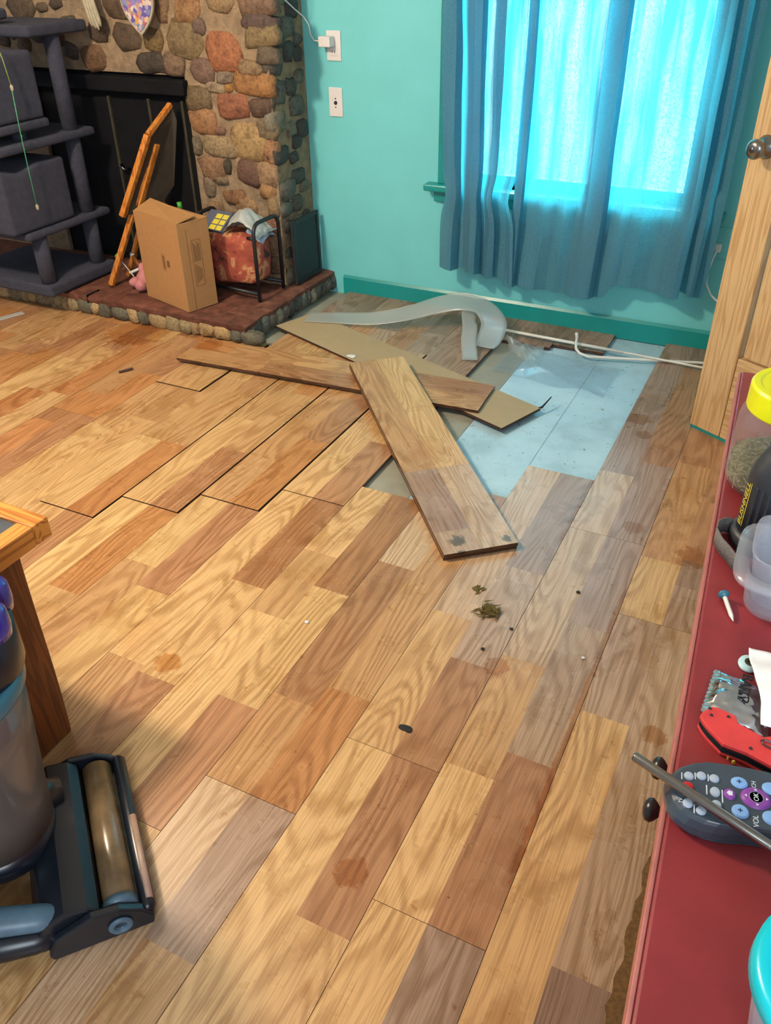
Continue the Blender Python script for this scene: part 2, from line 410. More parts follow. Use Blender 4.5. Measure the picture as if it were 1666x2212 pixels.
MT['debris'] = mat('black_bark_chip', srgb(34, 34, 36), .8, var=.4, vscale=200)
MT['moss'] = mottled('dry_olive_clump', [(.3, srgb(60, 54, 26)), (.5, srgb(104, 92, 40)), (.7, srgb(128, 100, 44))], 160, .95, .9)
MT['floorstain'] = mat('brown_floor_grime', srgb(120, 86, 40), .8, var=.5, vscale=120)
MT['toyline'] = mat('yellow_green_cord', srgb(150, 170, 90), .6, var=.3, vscale=60)
MT['cream'] = mat('cream_fringe', srgb(176, 166, 140), .8, var=.25, vscale=60)

# ------------------------------------------------------------------ floor
L1 = srgb(206, 168, 117); L2 = srgb(199, 161, 111); M1 = srgb(189, 148, 102); M2 = srgb(181, 138, 94)
D1 = srgb(167, 123, 87); D2 = srgb(160, 115, 78); O1 = srgb(180, 127, 80); G1 = srgb(174, 146, 119); G2 = srgb(158, 131, 112); LG = srgb(194, 164, 130); X1 = srgb(142, 116, 98)
SIDE = (.075, .032, .018, 0)
floor = thing('floor', None, None, (-1.5, 1.5, -.03), kind='structure')
PW, PL, X0 = .2155, 1.25, -.1925
TH = .011
def tone(c):
    j = random.uniform(.94, 1.06); return (c[0]*j, c[1]*j*random.uniform(.98, 1.02), c[2]*j, random.random())
def plank_mb(x0, x1, y0, y1, zb, right, left, th=TH):
    """two-strip board: left/right lists of (y_end, colour), listed from y0 upwards"""
    mb = MB(); xm = (x0+x1)/2; zt = zb+th
    for (a, b, blocks) in ((x0, xm, left), (xm, x1, right)):
        ys = y0
        for (ye, c) in blocks:
            ye = min(max(ye, ys), y1)
            if ye - ys < .002: continue
            mb.add([(a, ys, zt), (b, ys, zt), (b, ye, zt), (a, ye, zt)], [(0, 1, 2, 3)], [tone(c)])
            ys = ye
        if ys < y1-.001:
            mb.add([(a, ys, zt), (b, ys, zt), (b, y1, zt), (a, y1, zt)], [(0, 1, 2, 3)], [tone(blocks[-1][1])])
    vs = [(x0,y0,zb),(x1,y0,zb),(x1,y1,zb),(x0,y1,zb),(x0,y0,zt),(x1,y0,zt),(x1,y1,zt),(x0,y1,zt)]
    mb.add(vs, [(0,3,2,1),(0,1,5,4),(1,2,6,5),(2,3,7,6),(3,0,4,7)], [SIDE]*5)
    return mb
PAL = [L1, L2, M1, M1, M2, D1, O1, L2]
PALF = [M1, M2, D1, O1, O1, M2, L2, D2]
def rnd_blocks(y0, y1, pal):
    out = []; y = y0 + random.uniform(.1, .45)
    last = None
    while y < y1:
        c = random.choice([p for p in pal if p is not last]); last = c
        out.append((y, c)); y += random.uniform(.32, .62)
    out.append((y1, random.choice(pal))); return out
YB, YF = -.9, 3.46
rows = {}
# per row: list of (y0, y1, right blocks, left blocks); None = random
rows[-1] = [(.436, 1.686, [(.76, X1), (1.25, G1), (1.69, G1)], [(1.33, L2), (1.69, G1)]),
            (1.686, 2.936, [(1.86, G2), (1.98, X1), (2.3, D1), (2.94, D1)], [(1.95, L2), (2.5, M2), (2.94, D1)]), (2.936, YF, None, None)]
rows[0] = [(-.515, .735, [(.735, G2)], [(.735, L2)]),
           (.735, 2.0, [(1.15, D1), (1.6, G1), (2.0, G2)], [(1.07, L1), (1.42, M1), (2.0, LG)]),
           (2.0, 3.25, [(2.45, G2), (3.25, D1)], [(2.35, LG), (2.8, G2), (3.25, G2)]), (3.25, YF, [(YF, X1)], [(YF, G2)])]
rows[1] = [(-.21, 1.0385, [(.65, L2), (1.04, D1)], [(1.04, L1)]),
           (1.0385, 2.277, [(1.36, D1), (1.75, G1), (2.28, G2)], [(1.5, L2), (1.95, LG), (2.28, LG)])]
rows[2] = [(-.425, .825, [(.5, M1), (.825, G2)], [(.83, LG)]),
           (.825, 2.067, [(1.15, O1), (1.85, M1), (2.07, D1)], [(1.08, M2), (1.62, D1), (2.07, LG)]), (3.25, YF, [(YF, G2)], [(YF, X1)])]
rows[3] = [(-.57, .68, [(.68, L2)], [(.68, M1)]),
           (.68, 1.936, [(1.02, D1), (1.45, L2), (1.94, D2)], [(1.3, L1), (1.58, M1), (1.94, L1)]), (3.21, YF, [(YF, X1)], [(YF, G2)])]
rows[4] = [(.563, 1.813, [(1.0, D1), (1.38, L2), (1.82, D2)], [(1.02, M1), (1.82, L1)]),
           (1.813, 3.063, [(2.2, D1), (2.75, L2), (3.0, G2)], [(2.3, L1), (2.7, M1), (3.07, G2)]), (3.063, YF, [(YF, X1)], [(YF, G2)])]
rows[5] = [(.43, 1.68, [(1.25, L2), (1.68, D1)], [(1.33, M1), (1.68, L1)]),
           (1.68, 2.93, [(2.12, O1), (2.5, D1), (2.93, G1)], [(1.95, M1), (2.5, M2), (2.93, L2)]), (2.93, YF, [(3.15, G2), (YF, X1)], [(3.2, D1), (YF, G2)])]
rows[6] = [(.318, 1.568, [(1.15, L2), (1.57, O1)], [(1.57, L1)]),
           (1.568, 2.818, [(1.95, D1), (2.4, M1), (2.82, O1)], [(2.15, L2), (2.82, M1)]), (2.818, YF, [(3.1, G1), (YF, X1)], [(3.12, M2), (YF, G2)])]
rows[7] = [(.19, 1.44, [(1.44, D1)], [(1.44, L2)]),
           (1.44, 2.69, [(1.9, O1), (2.3, M1), (2.69, M2)], [(1.9, L1), (2.4, M1), (2.69, L2)]), (2.69, YF, [(3.0, L2), (YF, X1)], [(3.1, M1), (YF, G2)])]
rows[8] = [(1.012, 2.262, [(1.75, L2), (2.0, M1), (2.27, M2)], [(1.9, L2), (2.27, M1)]), (2.262, YF, [(2.6, M1), (YF, L2)], [(2.7, M1), (YF, M2)])]
off = {9: 1.93, 10: 2.58, 11: 1.55, 12: 2.25, 13: 1.75, 14: 2.4, 15: 1.9, 16: 2.5, 17: 2.1, 18: 1.6, 19: 2.3, 20: 1.9, -2: 1.1, -3: 2.2}
planks = []
for k in range(-3, 21):
    x1 = X0 - PW*k; x0 = x1 - PW
    segs = list(rows.get(k, []))
    if k not in rows:
        j = off[k]
        segs = [(j-PL, j, None, None), (j, min(j+PL, YF), None, None)]
        if j+PL < YF: segs.append((j+PL, YF, None, None))
    lo = min(s[0] for s in segs)
    while lo > YB and k < 9:
        segs.append((max(lo-PL, YB), lo, None, None)); lo -= PL
    for (y0, y1, rb, lb) in segs:
        if k >= 9: y1 = min(y1, 2.74)
        if k >= 9 and (y0 > 2.7): continue
        if k == 8 and y1 > 2.75: y1 = 2.75
        if y1 - y0 < .02: continue
        pal = PALF if k >= 7 else PAL
        rb = rb or rnd_blocks(y0, y1, pal); lb = lb or rnd_blocks(y0, y1, pal)
        g = .0006; gr = gl = g; dz = 0
        if k in (5, 6, 7) and y0 > 1.3 and y0 < 2: gr = .006 if k != 7 else .0045; dz = .0022
        if k == 4 and y0 > 1.7 and y0 < 2: dz = .001
        if k == 8 and y0 > 2.2: gr = .009; dz = .003
        gy = .0005 if dz == 0 else .0018
        mb = plank_mb(x0+gl, x1-gr, y0+gy, y1-gy, -TH+dz, rb, lb)
        planks.append(obj('plank', mb, MT['lam'], floor))
# what lies under the boards
mb = MB(); mb.box((-4.7, YB, -.04), (.5, YF+.02, -.018)); obj('subfloor', mb, MT['undertan'], floor)
ZU = -.0165
for (a, b, c, d, m, nm) in ((-.628, 2.0, -.408, YF, 'under', 'underlay_sheet'), (-.905, 1.9, -.630, YF, 'under', 'underlay_sheet'),
                        (-1.06, 1.9, -.907, YF, 'undertan', 'underlay_sheet')):
    mb = MB(); mb.box((a, b, -.018), (c, d, ZU + (.0008 if a == -.628 else 0))); obj(nm, mb, MT[m], floor)

# ------------------------------------------------------------------ window wall
YW = 3.47
WX0, WX1, WZ0, WZ1 = -1.375, -.425, .545, 2.02
mb = MB()
mb.box((-2.10, YW, -.04), (WX0, YW+.12, 2.45)).box((WX1, YW, -.04), (1.0, YW+.12, 2.45))
mb.box((WX0, YW, -.04), (WX1, YW+.12, WZ0)).box((WX0, YW, WZ1), (WX1, YW+.12, 2.45))
tag(obj('wall_back', mb, MT['wall']), kind='structure')
mb = MB(); mb.box((-4.7, -2.2, 2.45), (2.4, YW+.12, 2.53)); tag(obj('ceiling', mb, mat('white_ceiling_paint', srgb(226, 224, 216), .8, var=.03)), kind='structure')
mb = MB(); mb.prism([(0, -.012), (0, .072), (-.006, .078), (-.014, .066), (-.014, -.012)], -1.947, .9,
    Matrix(((0, 0, 1, 0), (1, 0, 0, YW), (0, 1, 0, 0), (0, 0, 0, 1))))
bb = tag(obj('baseboard_back', mb, MT['trim']), kind='structure')
win = thing('window_1', None, None, ((WX0+WX1)/2, YW, WZ0), kind='structure')
def bx(name, a, b, m, par, bev=.003, **kw):
    return obj(name, MB().box(a, b), MT[m] if isinstance(m, str) else m, par, bevel=bev, **kw)
bx('casing', (WX0-.087, YW-.02, WZ0), (WX0, YW, WZ1), 'trim', win)
bx('casing', (WX1, YW-.02, WZ0), (WX1+.087, YW, WZ1), 'trim', win)
bx('casing', (WX0-.087, YW-.02, WZ1), (WX1+.087, YW, WZ1+.09), 'trim', win)
bx('window_sill', (WX0-.14, YW-.055, WZ0-.028), (WX1+.14, YW+.1, WZ0), 'trim', win, .006)
bx('apron', (WX0-.105, YW-.018, WZ0-.075), (WX1+.105, YW, WZ0-.028), 'trim', win)
for (a, b) in (((WX0, YW+.05, WZ0), (WX0+.035, YW+.085, WZ1)), ((WX1-.035, YW+.05, WZ0), (WX1, YW+.085, WZ1)),
               ((WX0, YW+.05, WZ0), (WX1, YW+.085, WZ0+.04)), ((WX0, YW+.05, WZ1-.04), (WX1, YW+.085, WZ1)),
               ((WX0, YW+.045, 1.32), (WX1, YW+.08, 1.36))):
    bx('sash_rail', a, b, 'trim', win, .002)
bx('pane', (WX0+.035, YW+.066, WZ0+.04), (WX1-.035, YW+.069, 1.32), 'glass', win, 0)
bx('pane', (WX0+.035, YW+.064, 1.36), (WX1-.035, YW+.067, WZ1-.04), 'glass', win, 0)

mb = MB(); mb.box((-4.2, 5.2, -1.0), (2.2, 5.35, 4.2)); tag(obj('bright_backdrop', mb, mat('backdrop_white', srgb(240, 240, 236), .8, var=.03)), kind='structure')  # invented white surface, added so the curtain weave shows bright daylight

# ------------------------------------------------------------------ curtains
def curtain(name, label, knots, hemz, ztop=2.12, yc=3.385, seed=1, pinch=None):
    """knots: (u, x at top, x at sill, x at hem, y offset); folds come from x going back on itself and y"""
    us = [k[0] for k in knots]
    def lerp(u, i):
        for a, b in zip(knots, knots[1:]):
            if a[0] <= u <= b[0]:
                t = (u-a[0])/(b[0]-a[0]); t = t*t*(3-2*t)
                return a[i]+(b[i]-a[i])*t
        return knots[-1][i]
    def fn(u, v):
        z0 = hemz(u); z = z0 + (ztop-z0)*v
        xt, xs, xh, yo = (lerp(u, i) for i in (1, 2, 3, 4))
        if z > .55: t = min(1, (z-.55)/1.2); x = xs+(xt-xs)*t
        else: t = (.55-z)/(.55-z0+1e-6); x = xs+(xh-xs)*t
        y = yc + yo
        if z < .6:
            s = 1-min(1, max(0, (z-.1)/.5)); y -= .02*s
            y += .010*s*math.sin(40*u+seed)
        y += .004*math.sin(9*z+30*u+seed) + .006*noise.noise(Vector((u*14, z*5, seed)))
        x += .004*noise.noise(Vector((u*9, z*4, seed+9)))
        if pinch: x, y = pinch(u, z, x, y)
        return (x, min(y, 3.395 if z < .62 else 3.43), z)
    mb = MB(); mb.grid(220, 70, fn)
    o = obj(name, mb, MT['cloth'], smooth=True)
    return tag(o, label, 'curtain', 'window curtains')
def pin(u, z, x, y):
    s = math.exp(-((z-.53)/.06)**2)
    return x+(-1.27-x)*.14*s, y-.008*s
def path(xs, dh):
    # (x, y offset) down the cloth from edge to edge; u follows the length of cloth
    L = [0]
    for (a, b) in zip(xs, xs[1:]): L.append(L[-1]+max(abs(b[0]-a[0]), .03))
    return [(l/L[-1], p[0]*1.0-.03*(1 if p[0] < -1.2 else 0), p[0], p[0]+dh(l/L[-1]), p[1]) for l, p in zip(L, xs)]
curtain('curtain', 'narrow gathered blue curtain panel at the left, pinched at the sill',
    path([(-1.405, -.02), (-1.345, -.03), (-1.33, .0), (-1.36, .012), (-1.385, .02), (-1.36, .028), (-1.315, .0), (-1.27, -.03), (-1.24, -.03), (-1.232, .0), (-1.27, .012), (-1.305, .02), (-1.27, .026), (-1.22, .005),
          (-1.19, -.028), (-1.168, -.02), (-1.175, .005), (-1.205, .016), (-1.18, .024), (-1.13, .0), (-1.10, -.03), (-1.085, -.02)], lambda u: .02*u), lambda u: .225-.03*u-.006*math.sin(14*u), seed=2, pinch=pin)
curtain('curtain', 'wide blue curtain panel glowing over the right of the window',
    path([(-1.095, .0), (-1.055, -.022), (-1.05, .0), (-1.08, .012), (-1.095, .020), (-1.06, .030), (-1.01, .012), (-.965, -.004), (-.92, .014), (-.875, -.004), (-.835, .012), (-.79, -.03), (-.725, -.035), (-.712, -.005),
          (-.76, .010), (-.805, .020), (-.76, .030), (-.70, .012), (-.655, -.006), (-.62, .006), (-.57, -.006), (-.51, .008), (-.46, .0), (-.40, -.028), (-.375, -.02), (-.40, .008), (-.435, .018), (-.39, .028), (-.34, -.01), (-.325, .004), (-.345, .018), (-.29, .022)], lambda u: -.01),
    lambda u: .178+.06*min(1, max(0, (u-.56)*25))+.010*math.sin(23*u)*u, seed=5)

# ------------------------------------------------------------------ wall plates
def wall_plate(name, label, x0, x1, z0, z1, m='white'):
    t = thing(name, label, 'outlet', ((x0+x1)/2, YW, z0))
    bx('plate', (x0, YW-.006, z0), (x1, YW, z1), m, t, .003); return t
t = wall_plate('wall_outlet', 'white wall outlet with a charger plugged in, upper of two plates', -1.986, -1.918, .989, 1.101)
bx('socket_face', (-1.970, YW-.008, 1.008), (-1.934, YW-.005, 1.038), 'white', t, .004)
obj('screw', MB().lathe([(0, .002), (.003, .0015), (.003, 0)], 10, Matrix.Translation((-1.952, YW-.006, 1.045)) @ Matrix.Rotation(R(90), 4, 'X')), MT['steel'], t)
for dx in (-.006, .006): bx('slot', (-1.952+dx-.001, YW-.0086, 1.018), (-1.952+dx+.001, YW-.0075, 1.028), 'inkblack', t, 0)
ch = thing('plug_adapter', 'white charger block plugged into the upper wall outlet', 'charger', (-1.97, YW-.03, 1.06))
bx('body', (-1.999, YW-.052, 1.043), (-1.945, YW-.0085, 1.082), 'white', ch, .004)
pts = [(-1.999, YW-.03, 1.062), (-2.03, YW-.03, 1.064), (-2.052, YW-.02, 1.085), (-2.058, YW-.02, 1.12), (-2.075, YW-.03, 1.15), (-2.072, YW-.1, 1.18), (-2.07, YW-.17, 1.215), (-2.068, YW-.23, 1.26), (-2.066, YW-.25, 1.36)]
obj('cord', MB().tube(pts, .0028, 8), MT['white'], ch, smooth=True)
t = wall_plate('wall_outlet', 'blank white wall plate with a small jack, lower of two plates', -1.986, -1.920, .774, .889)
obj('jack', MB().lathe([(0, .008), (.004, .008), (.005, .0), (.008, 0)], 14, Matrix.Translation((-1.953, YW-.006, .829)) @ Matrix.Rotation(R(90), 4, 'X')), MT['darksteel'], t)
for z in (.812, .846): obj('screw', MB().lathe([(0, .002), (.003, .0015), (.003, 0)], 10, Matrix.Translation((-1.953, YW-.006, z)) @ Matrix.Rotation(R(90), 4, 'X')), MT['steel'], t)
t = wall_plate('wall_outlet', 'teal painted outlet half hidden behind the right curtain edge', -.318, -.246, .372, .488, 'wall')
obj('plug', MB().box((-.300, YW-.03, .40), (-.275, YW-.006, .43)), MT['white'], t, bevel=.004)
obj('cord', MB().tube([(-.288, YW-.03, .41), (-.295, YW-.045, .38), (-.303, YW-.05, .33), (-.300, YW-.045, .28), (-.275, YW-.035, .235), (-.23, YW-.03, .20), (-.15, YW-.03, .17), (-.05, YW-.03, .1), (-.02, YW-.03, .0)], .004, 8), MT['white'], t, smooth=True)

# ------------------------------------------------------------------ fireplace
HX, HY, HZ = -2.015, 2.71, .088
FX, FY = -2.10, 3.19
OX0, OX1, OZ = -3.42, -2.53, .90
XL = -4.7
fp = thing('fireplace', 'rough field stone fireplace with raised brown hearth and black insert', 'fireplace', (-2.8, 3.1, 0))
mb = MB()
mb.box((OX1, FY, 0), (FX, YW, 2.4)).box((XL, FY, OZ+.04), (OX1, YW, 2.4)).box((XL, FY, 0), (OX0, YW, OZ+.04))
obj('chimney_breast', mb, MT['mortar'], fp)
_ico = {}
def rock(c, size, seed, boxy=.75, sub=2, M=None, amp=.30):
    if sub not in _ico:
        bm = bmesh.new(); bmesh.ops.create_icosphere(bm, subdivisions=sub, radius=1)
        _ico[sub] = ([v.co.copy() for v in bm.verts], [tuple(v.index for v in f.verts) for f in bm.faces]); bm.free()
    vs, fs = _ico[sub]; out = []
    for p in vs:
        q = Vector([math.copysign(abs(a)**boxy, a) for a in p])
        d = 1 + amp*noise.noise(p*1.5+Vector((seed*7.3, seed*1.7, 0))) + .07*noise.noise(p*3.6+Vector((seed*3.1, 0, seed)))
        q = Vector((q.x*size[0]/2, q.y*size[1]/2, q.z*size[2]/2))*d
        if M: q = M @ q
        out.append(q+Vector(c))
    return MB().add(out, fs)
def stone(c, size, colr, seed, sub=2, boxy=.75, rot=0):
    o = obj('stone', rock(c, size, seed, boxy, sub, Matrix.Rotation(rot, 3, 'Y')), MT['stone'], fp, smooth=True)
    o.color = (*colr, 1); return o
ST = [(-2.314,1.033,.17,.135,(176,104,66)),(-2.180,.925,.185,.085,(172,118,64)),(-2.295,.836,.16,.095,(158,92,66)),(-2.155,.838,.105,.07,(84,62,50)),
 (-2.47,.852,.135,.095,(112,96,66)),(-2.458,.765,.15,.10,(170,120,78)),(-2.235,.70,.18,.14,(186,154,102)),(-2.375,.672,.165,.075,(168,148,110)),(-2.125,.665,.075,.10,(170,122,84)),
 (-2.437,.578,.13,.11,(146,108,80)),(-2.357,.590,.04,.06,(48,48,36)),(-2.25,.575,.13,.10,(98,66,58)),(-2.155,.575,.10,.12,(172,138,104)),(-2.468,.497,.065,.10,(124,110,92)),
 (-2.335,.463,.12,.06,(142,98,62)),(-2.16,.505,.08,.07,(176,130,82)),(-2.28,.43,.11,.075,(166,130,92)),(-2.452,.388,.095,.09,(134,106,74)),(-2.30,.352,.15,.07,(112,84,56)),
 (-2.165,.35,.10,.075,(142,92,72)),(-2.135,.44,.055,.09,(150,124,88)),(-2.475,1.183,.135,.11,(170,124,80)),(-2.31,1.215,.12,.08,(158,130,92)),(-2.13,1.20,.155,.065,(120,92,74)),(-2.13,1.145,.165,.055,(78,62,62)),
 (-2.505,1.07,.17,.14,(130,112,76)),(-2.115,1.10,.15,.075,(136,118,80)),(-2.10,1.03,.10,.06,(96,88,74)),(-2.43,.962,.12,.09,(112,86,76)),(-2.318,.945,.075,.045,(136,126,110)),
 (-2.305,.905,.045,.03,(176,120,56)),(-2.575,.985,.11,.09,(120,96,76)),(-2.67,1.07,.095,.095,(148,120,66)),(-2.81,1.075,.15,.10,(100,80,62)),(-2.695,.982,.14,.08,(66,60,54)),
 (-3.02,.99,.13,.105,(136,96,62)),(-2.60,1.20,.075,.12,(128,100,70)),(-2.185,.985,.11,.055,(150,122,88)),(-2.505,.665,.05,.075,(120,114,92)),(-2.135,.755,.10,.08,(124,112,84)),(-2.37,.905,.09,.04,(168,150,122)),
 (-2.425,1.125,.065,.06,(104,84,78)),(-2.83,1.19,.15,.10,(112,88,66)),(-2.96,1.10,.12,.09,(96,78,62)),(-2.73,1.17,.08,.07,(126,104,76)),(-2.375,.735,.05,.03,(130,92,78)),(-2.40,.53,.07,.035,(128,110,86)),(-2.22,.265,.16,.08,(130,96,70)),(-2.40,.285,.14,.08,(120,98,72)),(-2.31,.19,.15,.08,(126,94,70)),(-2.15,.18,.09,.08,(110,86,66)),(-2.46,.19,.10,.08,(118,92,70))]
sd = 1
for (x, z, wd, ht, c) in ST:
    sd += 1; stone((x, FY+.012, z), (wd*1.12, .056, ht*1.14), tuple((.55 if x < -2.62 else .82)*q for q in srgb(*[.72*k_+.28*m_ for k_, m_ in zip(c, (140, 112, 82))])), sd, rot=random.uniform(-.14, .14), boxy=.5 if wd > 1.6*ht else .66)  # stones on the left darkened: dim light there is put into their colour
def fill(u0, u1, v0, v1, cell, taken, ok):
    pts = []
    for _ in range(900):
        u = random.uniform(u0, u1); v = random.uniform(v0, v1); wd = random.uniform(.06, cell); ht = wd*random.uniform(.55, .95)
        if not ok(u, v, wd, ht): continue
        if all(((u-a)/(wd+b)*2)**2+((v-c)/(ht+d)*2)**2 > .92 for (a, c, b, d) in taken):
            taken.append((u, v, wd, ht)); pts.append((u, v, wd, ht))
    return pts
tk = [(x, z, a, b) for (x, z, a, b, c) in ST]
STC = [(120,98,74),(136,106,76),(104,84,66),(150,122,86),(92,78,66),(128,92,70),(110,100,80)]
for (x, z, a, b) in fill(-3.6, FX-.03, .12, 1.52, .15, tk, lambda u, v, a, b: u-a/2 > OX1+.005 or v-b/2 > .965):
    sd += 1; stone((x, FY+.012, z), (a*1.1, .056, b*1.12), tuple((.5 if x < -2.62 else .8)*q for q in srgb(*random.choice(STC))), sd, boxy=.64, rot=random.uniform(-.4, .4))  # filler stones on the left get the same painted dimness
STG = [(96,98,90),(110,108,98),(84,84,78),(124,118,100),(100,92,82),(140,132,112),(74,74,70)]  # greyer palette for right-hand faces, their shade painted into the stone colour
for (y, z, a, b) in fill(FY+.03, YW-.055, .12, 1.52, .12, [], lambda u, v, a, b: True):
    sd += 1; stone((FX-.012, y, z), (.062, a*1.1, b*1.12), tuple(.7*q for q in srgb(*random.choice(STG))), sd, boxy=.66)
# insert
ins = obj('firebox_insert', MB().box((OX0, FY+.02, HZ), (OX1, FY+.06, OZ+.04)), MT['insert'], fp)
bx('lintel', (OX0-.02, FY-.035, .865), (OX1+.012, FY+.02, .925), 'insert', fp, .006)
for x in (-3.30, -2.985, -2.755, -2.57):
    bx('door_strip', (x-.006, FY+.004, HZ+.02), (x+.006, FY+.02, .84), 'brass', fp, .002)
for (a, b) in ((-3.29, -2.995), (-2.975, -2.765), (-2.745, -2.58)):
    bx('insert_door', (a, FY+.010, HZ+.03), (b, FY+.021, .83), 'insert', fp, .004)
obj('door_handle', MB().tube([(-2.962, FY-.004, .55), (-2.958, FY-.025, .55), (-2.935, FY-.028, .535), (-2.93, FY+.012, .53)], .006, 8), MT['steel'], fp, smooth=True)
# hearth
def edge_n(q): return .010*noise.noise(Vector((q*9, 1, 0)))+.006*noise.noise(Vector((q*31, 4, 0)))
def slab_pt(u, v, z):
    x = XL+(HX+.014-XL)*u; y = HY-.014+(YW-HY+.014)*v
    y += edge_n(x)*(1-v)**6; x += edge_n(y+7)*u**14
    return (x, y, z)
mb.__init__() if False else None
mb = MB()
mb.grid(110, 40, lambda u, v: slab_pt(u, v, HZ+.004*noise.noise(Vector((u*60, v*22, 3)))-.005*((v < .01) or (u > .995))))
mb.grid(110, 4, lambda u, v: (lambda p: (p[0], p[1]+.010*v*v+.005*noise.noise(Vector((p[0]*25, v*3, 8))), p[2]))(slab_pt(u, 0, HZ-.005-.030*v)))
mb.grid(40, 4, lambda u, v: (lambda p: (p[0]-.010*v*v+.005*noise.noise(Vector((p[1]*25, v*3, 9))), p[1], p[2]))(slab_pt(1, u, HZ-.005-.030*v)))
mb2 = MB().box((XL, HY+.012, .052), (HX-.012, YW, HZ-.010)); mb.add(mb2.v, mb2.f)
obj('hearth_slab', mb, MT['slab'], fp, smooth=True)
bx('slab_joint', (-2.862, HY-.0135, .056), (-2.858, HY+.07, HZ+.0065), 'insert', fp, 0)
obj('hearth_core', MB().box((XL, HY+.01, -.012), (HX-.01, YW, .06)), MT['mortar'], fp)
x = -4.2; HC = [(164,136,92),(140,124,90),(172,146,104),(120,108,84),(150,126,88),(96,92,76)]
while x < HX:
    wd = random.uniform(.035, .11); ht = random.uniform(.048, .074); sd += 1
    stone((x+wd/2, HY+.008, .034), (wd*1.05, .05, ht*1.15), srgb(*random.choice(HC)), sd, sub=2, boxy=.6, rot=random.uniform(-.25, .25)); x += wd*.95
y = HY+.02
while y < YW-.03:
    wd = random.uniform(.04, .075); ht = random.uniform(.06, .08); sd += 1
    stone((HX-.004, y+wd/2, .036), (.05, wd*1.05, ht*1.15), srgb(*random.choice(STG)), sd, sub=2); y += wd*.95
# hangings on the stones
pl = thing('wall_plaque', 'pointed oval mosaic plaque in purple, orange and blue on the stones', 'plaque', (-2.67, 3.13, 1.09))
def leaf(n, sx, z0, z1, p=1.0):
    out = []
    for i in range(n+1):
        t = i/n; out.append((sx*math.sin(math.pi*t)**p, z0+(z1-z0)*t))
    for i in range(1, n):
        t = 1-i/n; out.append((-sx*math.sin(math.pi*t)**p, z0+(z1-z0)*t))
    return out
MZ = Matrix(((1, 0, 0, -2.672), (0, 0, -1, 3.135), (0, 1, 0, 0), (0, 0, 0, 1)))
t = NT('mosaic_glaze'); vo = t.n('ShaderNodeTexVoronoi'); vo.inputs['Scale'].default_value = 62; t.l(t.coord(), vo.inputs['Vector'])
sp = t.n('ShaderNodeSeparateColor'); t.l(vo.outputs['Color'], sp.inputs[0])
t.l(t.ramp(sp.outputs[0], [(.15, srgb(96, 84, 150)), (.35, srgb(210, 196, 186)), (.5, srgb(206, 150, 70)), (.65, srgb(96, 130, 170)), (.8, srgb(190, 90, 90)), (.95, srgb(140, 120, 180))]), t.b.inputs['Base Color']); t.b.inputs['Roughness'].default_value = .3
obj('plaque_border', MB().prism(leaf(28, .085, 1.092, 1.345, .85), 0, .012, MZ), MT['cream'], pl, bevel=.002)
obj('mosaic_face', MB().prism(leaf(28, .077, 1.104, 1.333, .85), .0105, .0135, MZ), t.m, pl)
hg = thing('hanging_fringe', 'pale cream fringed ornament hanging beside the mosaic plaque', 'ornament', (-2.92, 3.14, 1.1))
for i, (dx, zb) in enumerate(((-.022, 1.118), (-.008, 1.112), (.006, 1.106), (.018, 1.12))):
    obj('strand', MB().tube([(-2.945+dx*.7, 3.128, 1.36), (-2.93+dx, 3.122, 1.24), (-2.905+dx*1.1, 3.12, zb+.02), (-2.90+dx*1.2, 3.12, zb)], [.010, .011, .010, .003], 8), MT['cream'], hg, smooth=True)

# ------------------------------------------------------------------ cat tree
ct = thing('cat_tree', 'charcoal carpeted cat tree with shelves standing on the hearth', 'cat tree', (-3.2, 2.8, HZ))
CX = -2.985
def carpet_box(name, a, b, bev=.014): return obj(name, MB().box(a, b), MT['carpet'], ct, bevel=bev, seg=3)
carpet_box('base', (-3.55, 2.60, HZ+.007), (CX+.02, 3.03, HZ+.06))
for z0, z1 in ((HZ+.06, .352), (.384, .700), (.735, 1.10)):
    obj('post', MB().lathe([(.034, z0), (.034, z1)], 20, Matrix.Translation((CX-.035, 2.965, 0))), MT['carpet'], ct, smooth=True)
obj('post', MB().lathe([(.034, HZ+.06), (.034, .36)], 20, Matrix.Translation((CX-.03, 2.645, 0))), MT['carpet'], ct, smooth=True)
obj('post', MB().lathe([(.034, HZ+.06), (.034, 1.10)], 20, Matrix.Translation((-3.47, 2.70, 0))), MT['carpet'], ct, smooth=True)
carpet_box('shelf', (-3.54, 2.56, .352), (CX+.012, 3.07, .385))
carpet_box('shelf', (-3.54, 2.52, .700), (CX+.012, 3.07, .735))
carpet_box('shelf', (-3.50, 2.80, 1.10), (CX+.012, 3.14, 1.145))
carpet_box('shelf', (-3.50, 2.50, 1.16), (-3.12, 2.86, 1.20))
def condo(y0, y1, z0, z1, seed):
    prof = []
    n = 14
    for i in range(n+1):
        t_ = i/n; z = z1 - .035*math.sin(math.pi*t_*1.6)**2*(1-t_) ; prof.append((y0+(y1-y0)*t_, z))
    poly = [(y1, z0), (y0, z0)] + prof
    Mx = Matrix(((0, 0, 1, 0), (1, 0, 0, 0), (0, 1, 0, 0), (0, 0, 0, 1)))
    obj('condo', MB().prism(poly, -3.47, CX-.004, Mx), MT['carpet'], ct, bevel=.018, seg=3)
condo(2.50, 2.865, .387, .648, 1)
condo(2.50, 2.815, .810, 1.062, 2)
carpet_box('condo_floor', (-3.48, 2.50, .772), (CX+.0, 2.83, .808))
obj('condo_post', MB().lathe([(.03, .735), (.03, .775)], 16, Matrix.Translation((CX-.06, 2.70, 0))), MT['carpet'], ct, smooth=True)
ty = thing('string_toy', 'yellow and green beaded string toy dangling in front of the cat tree', 'cat toy', (-2.95, 2.62, .48))
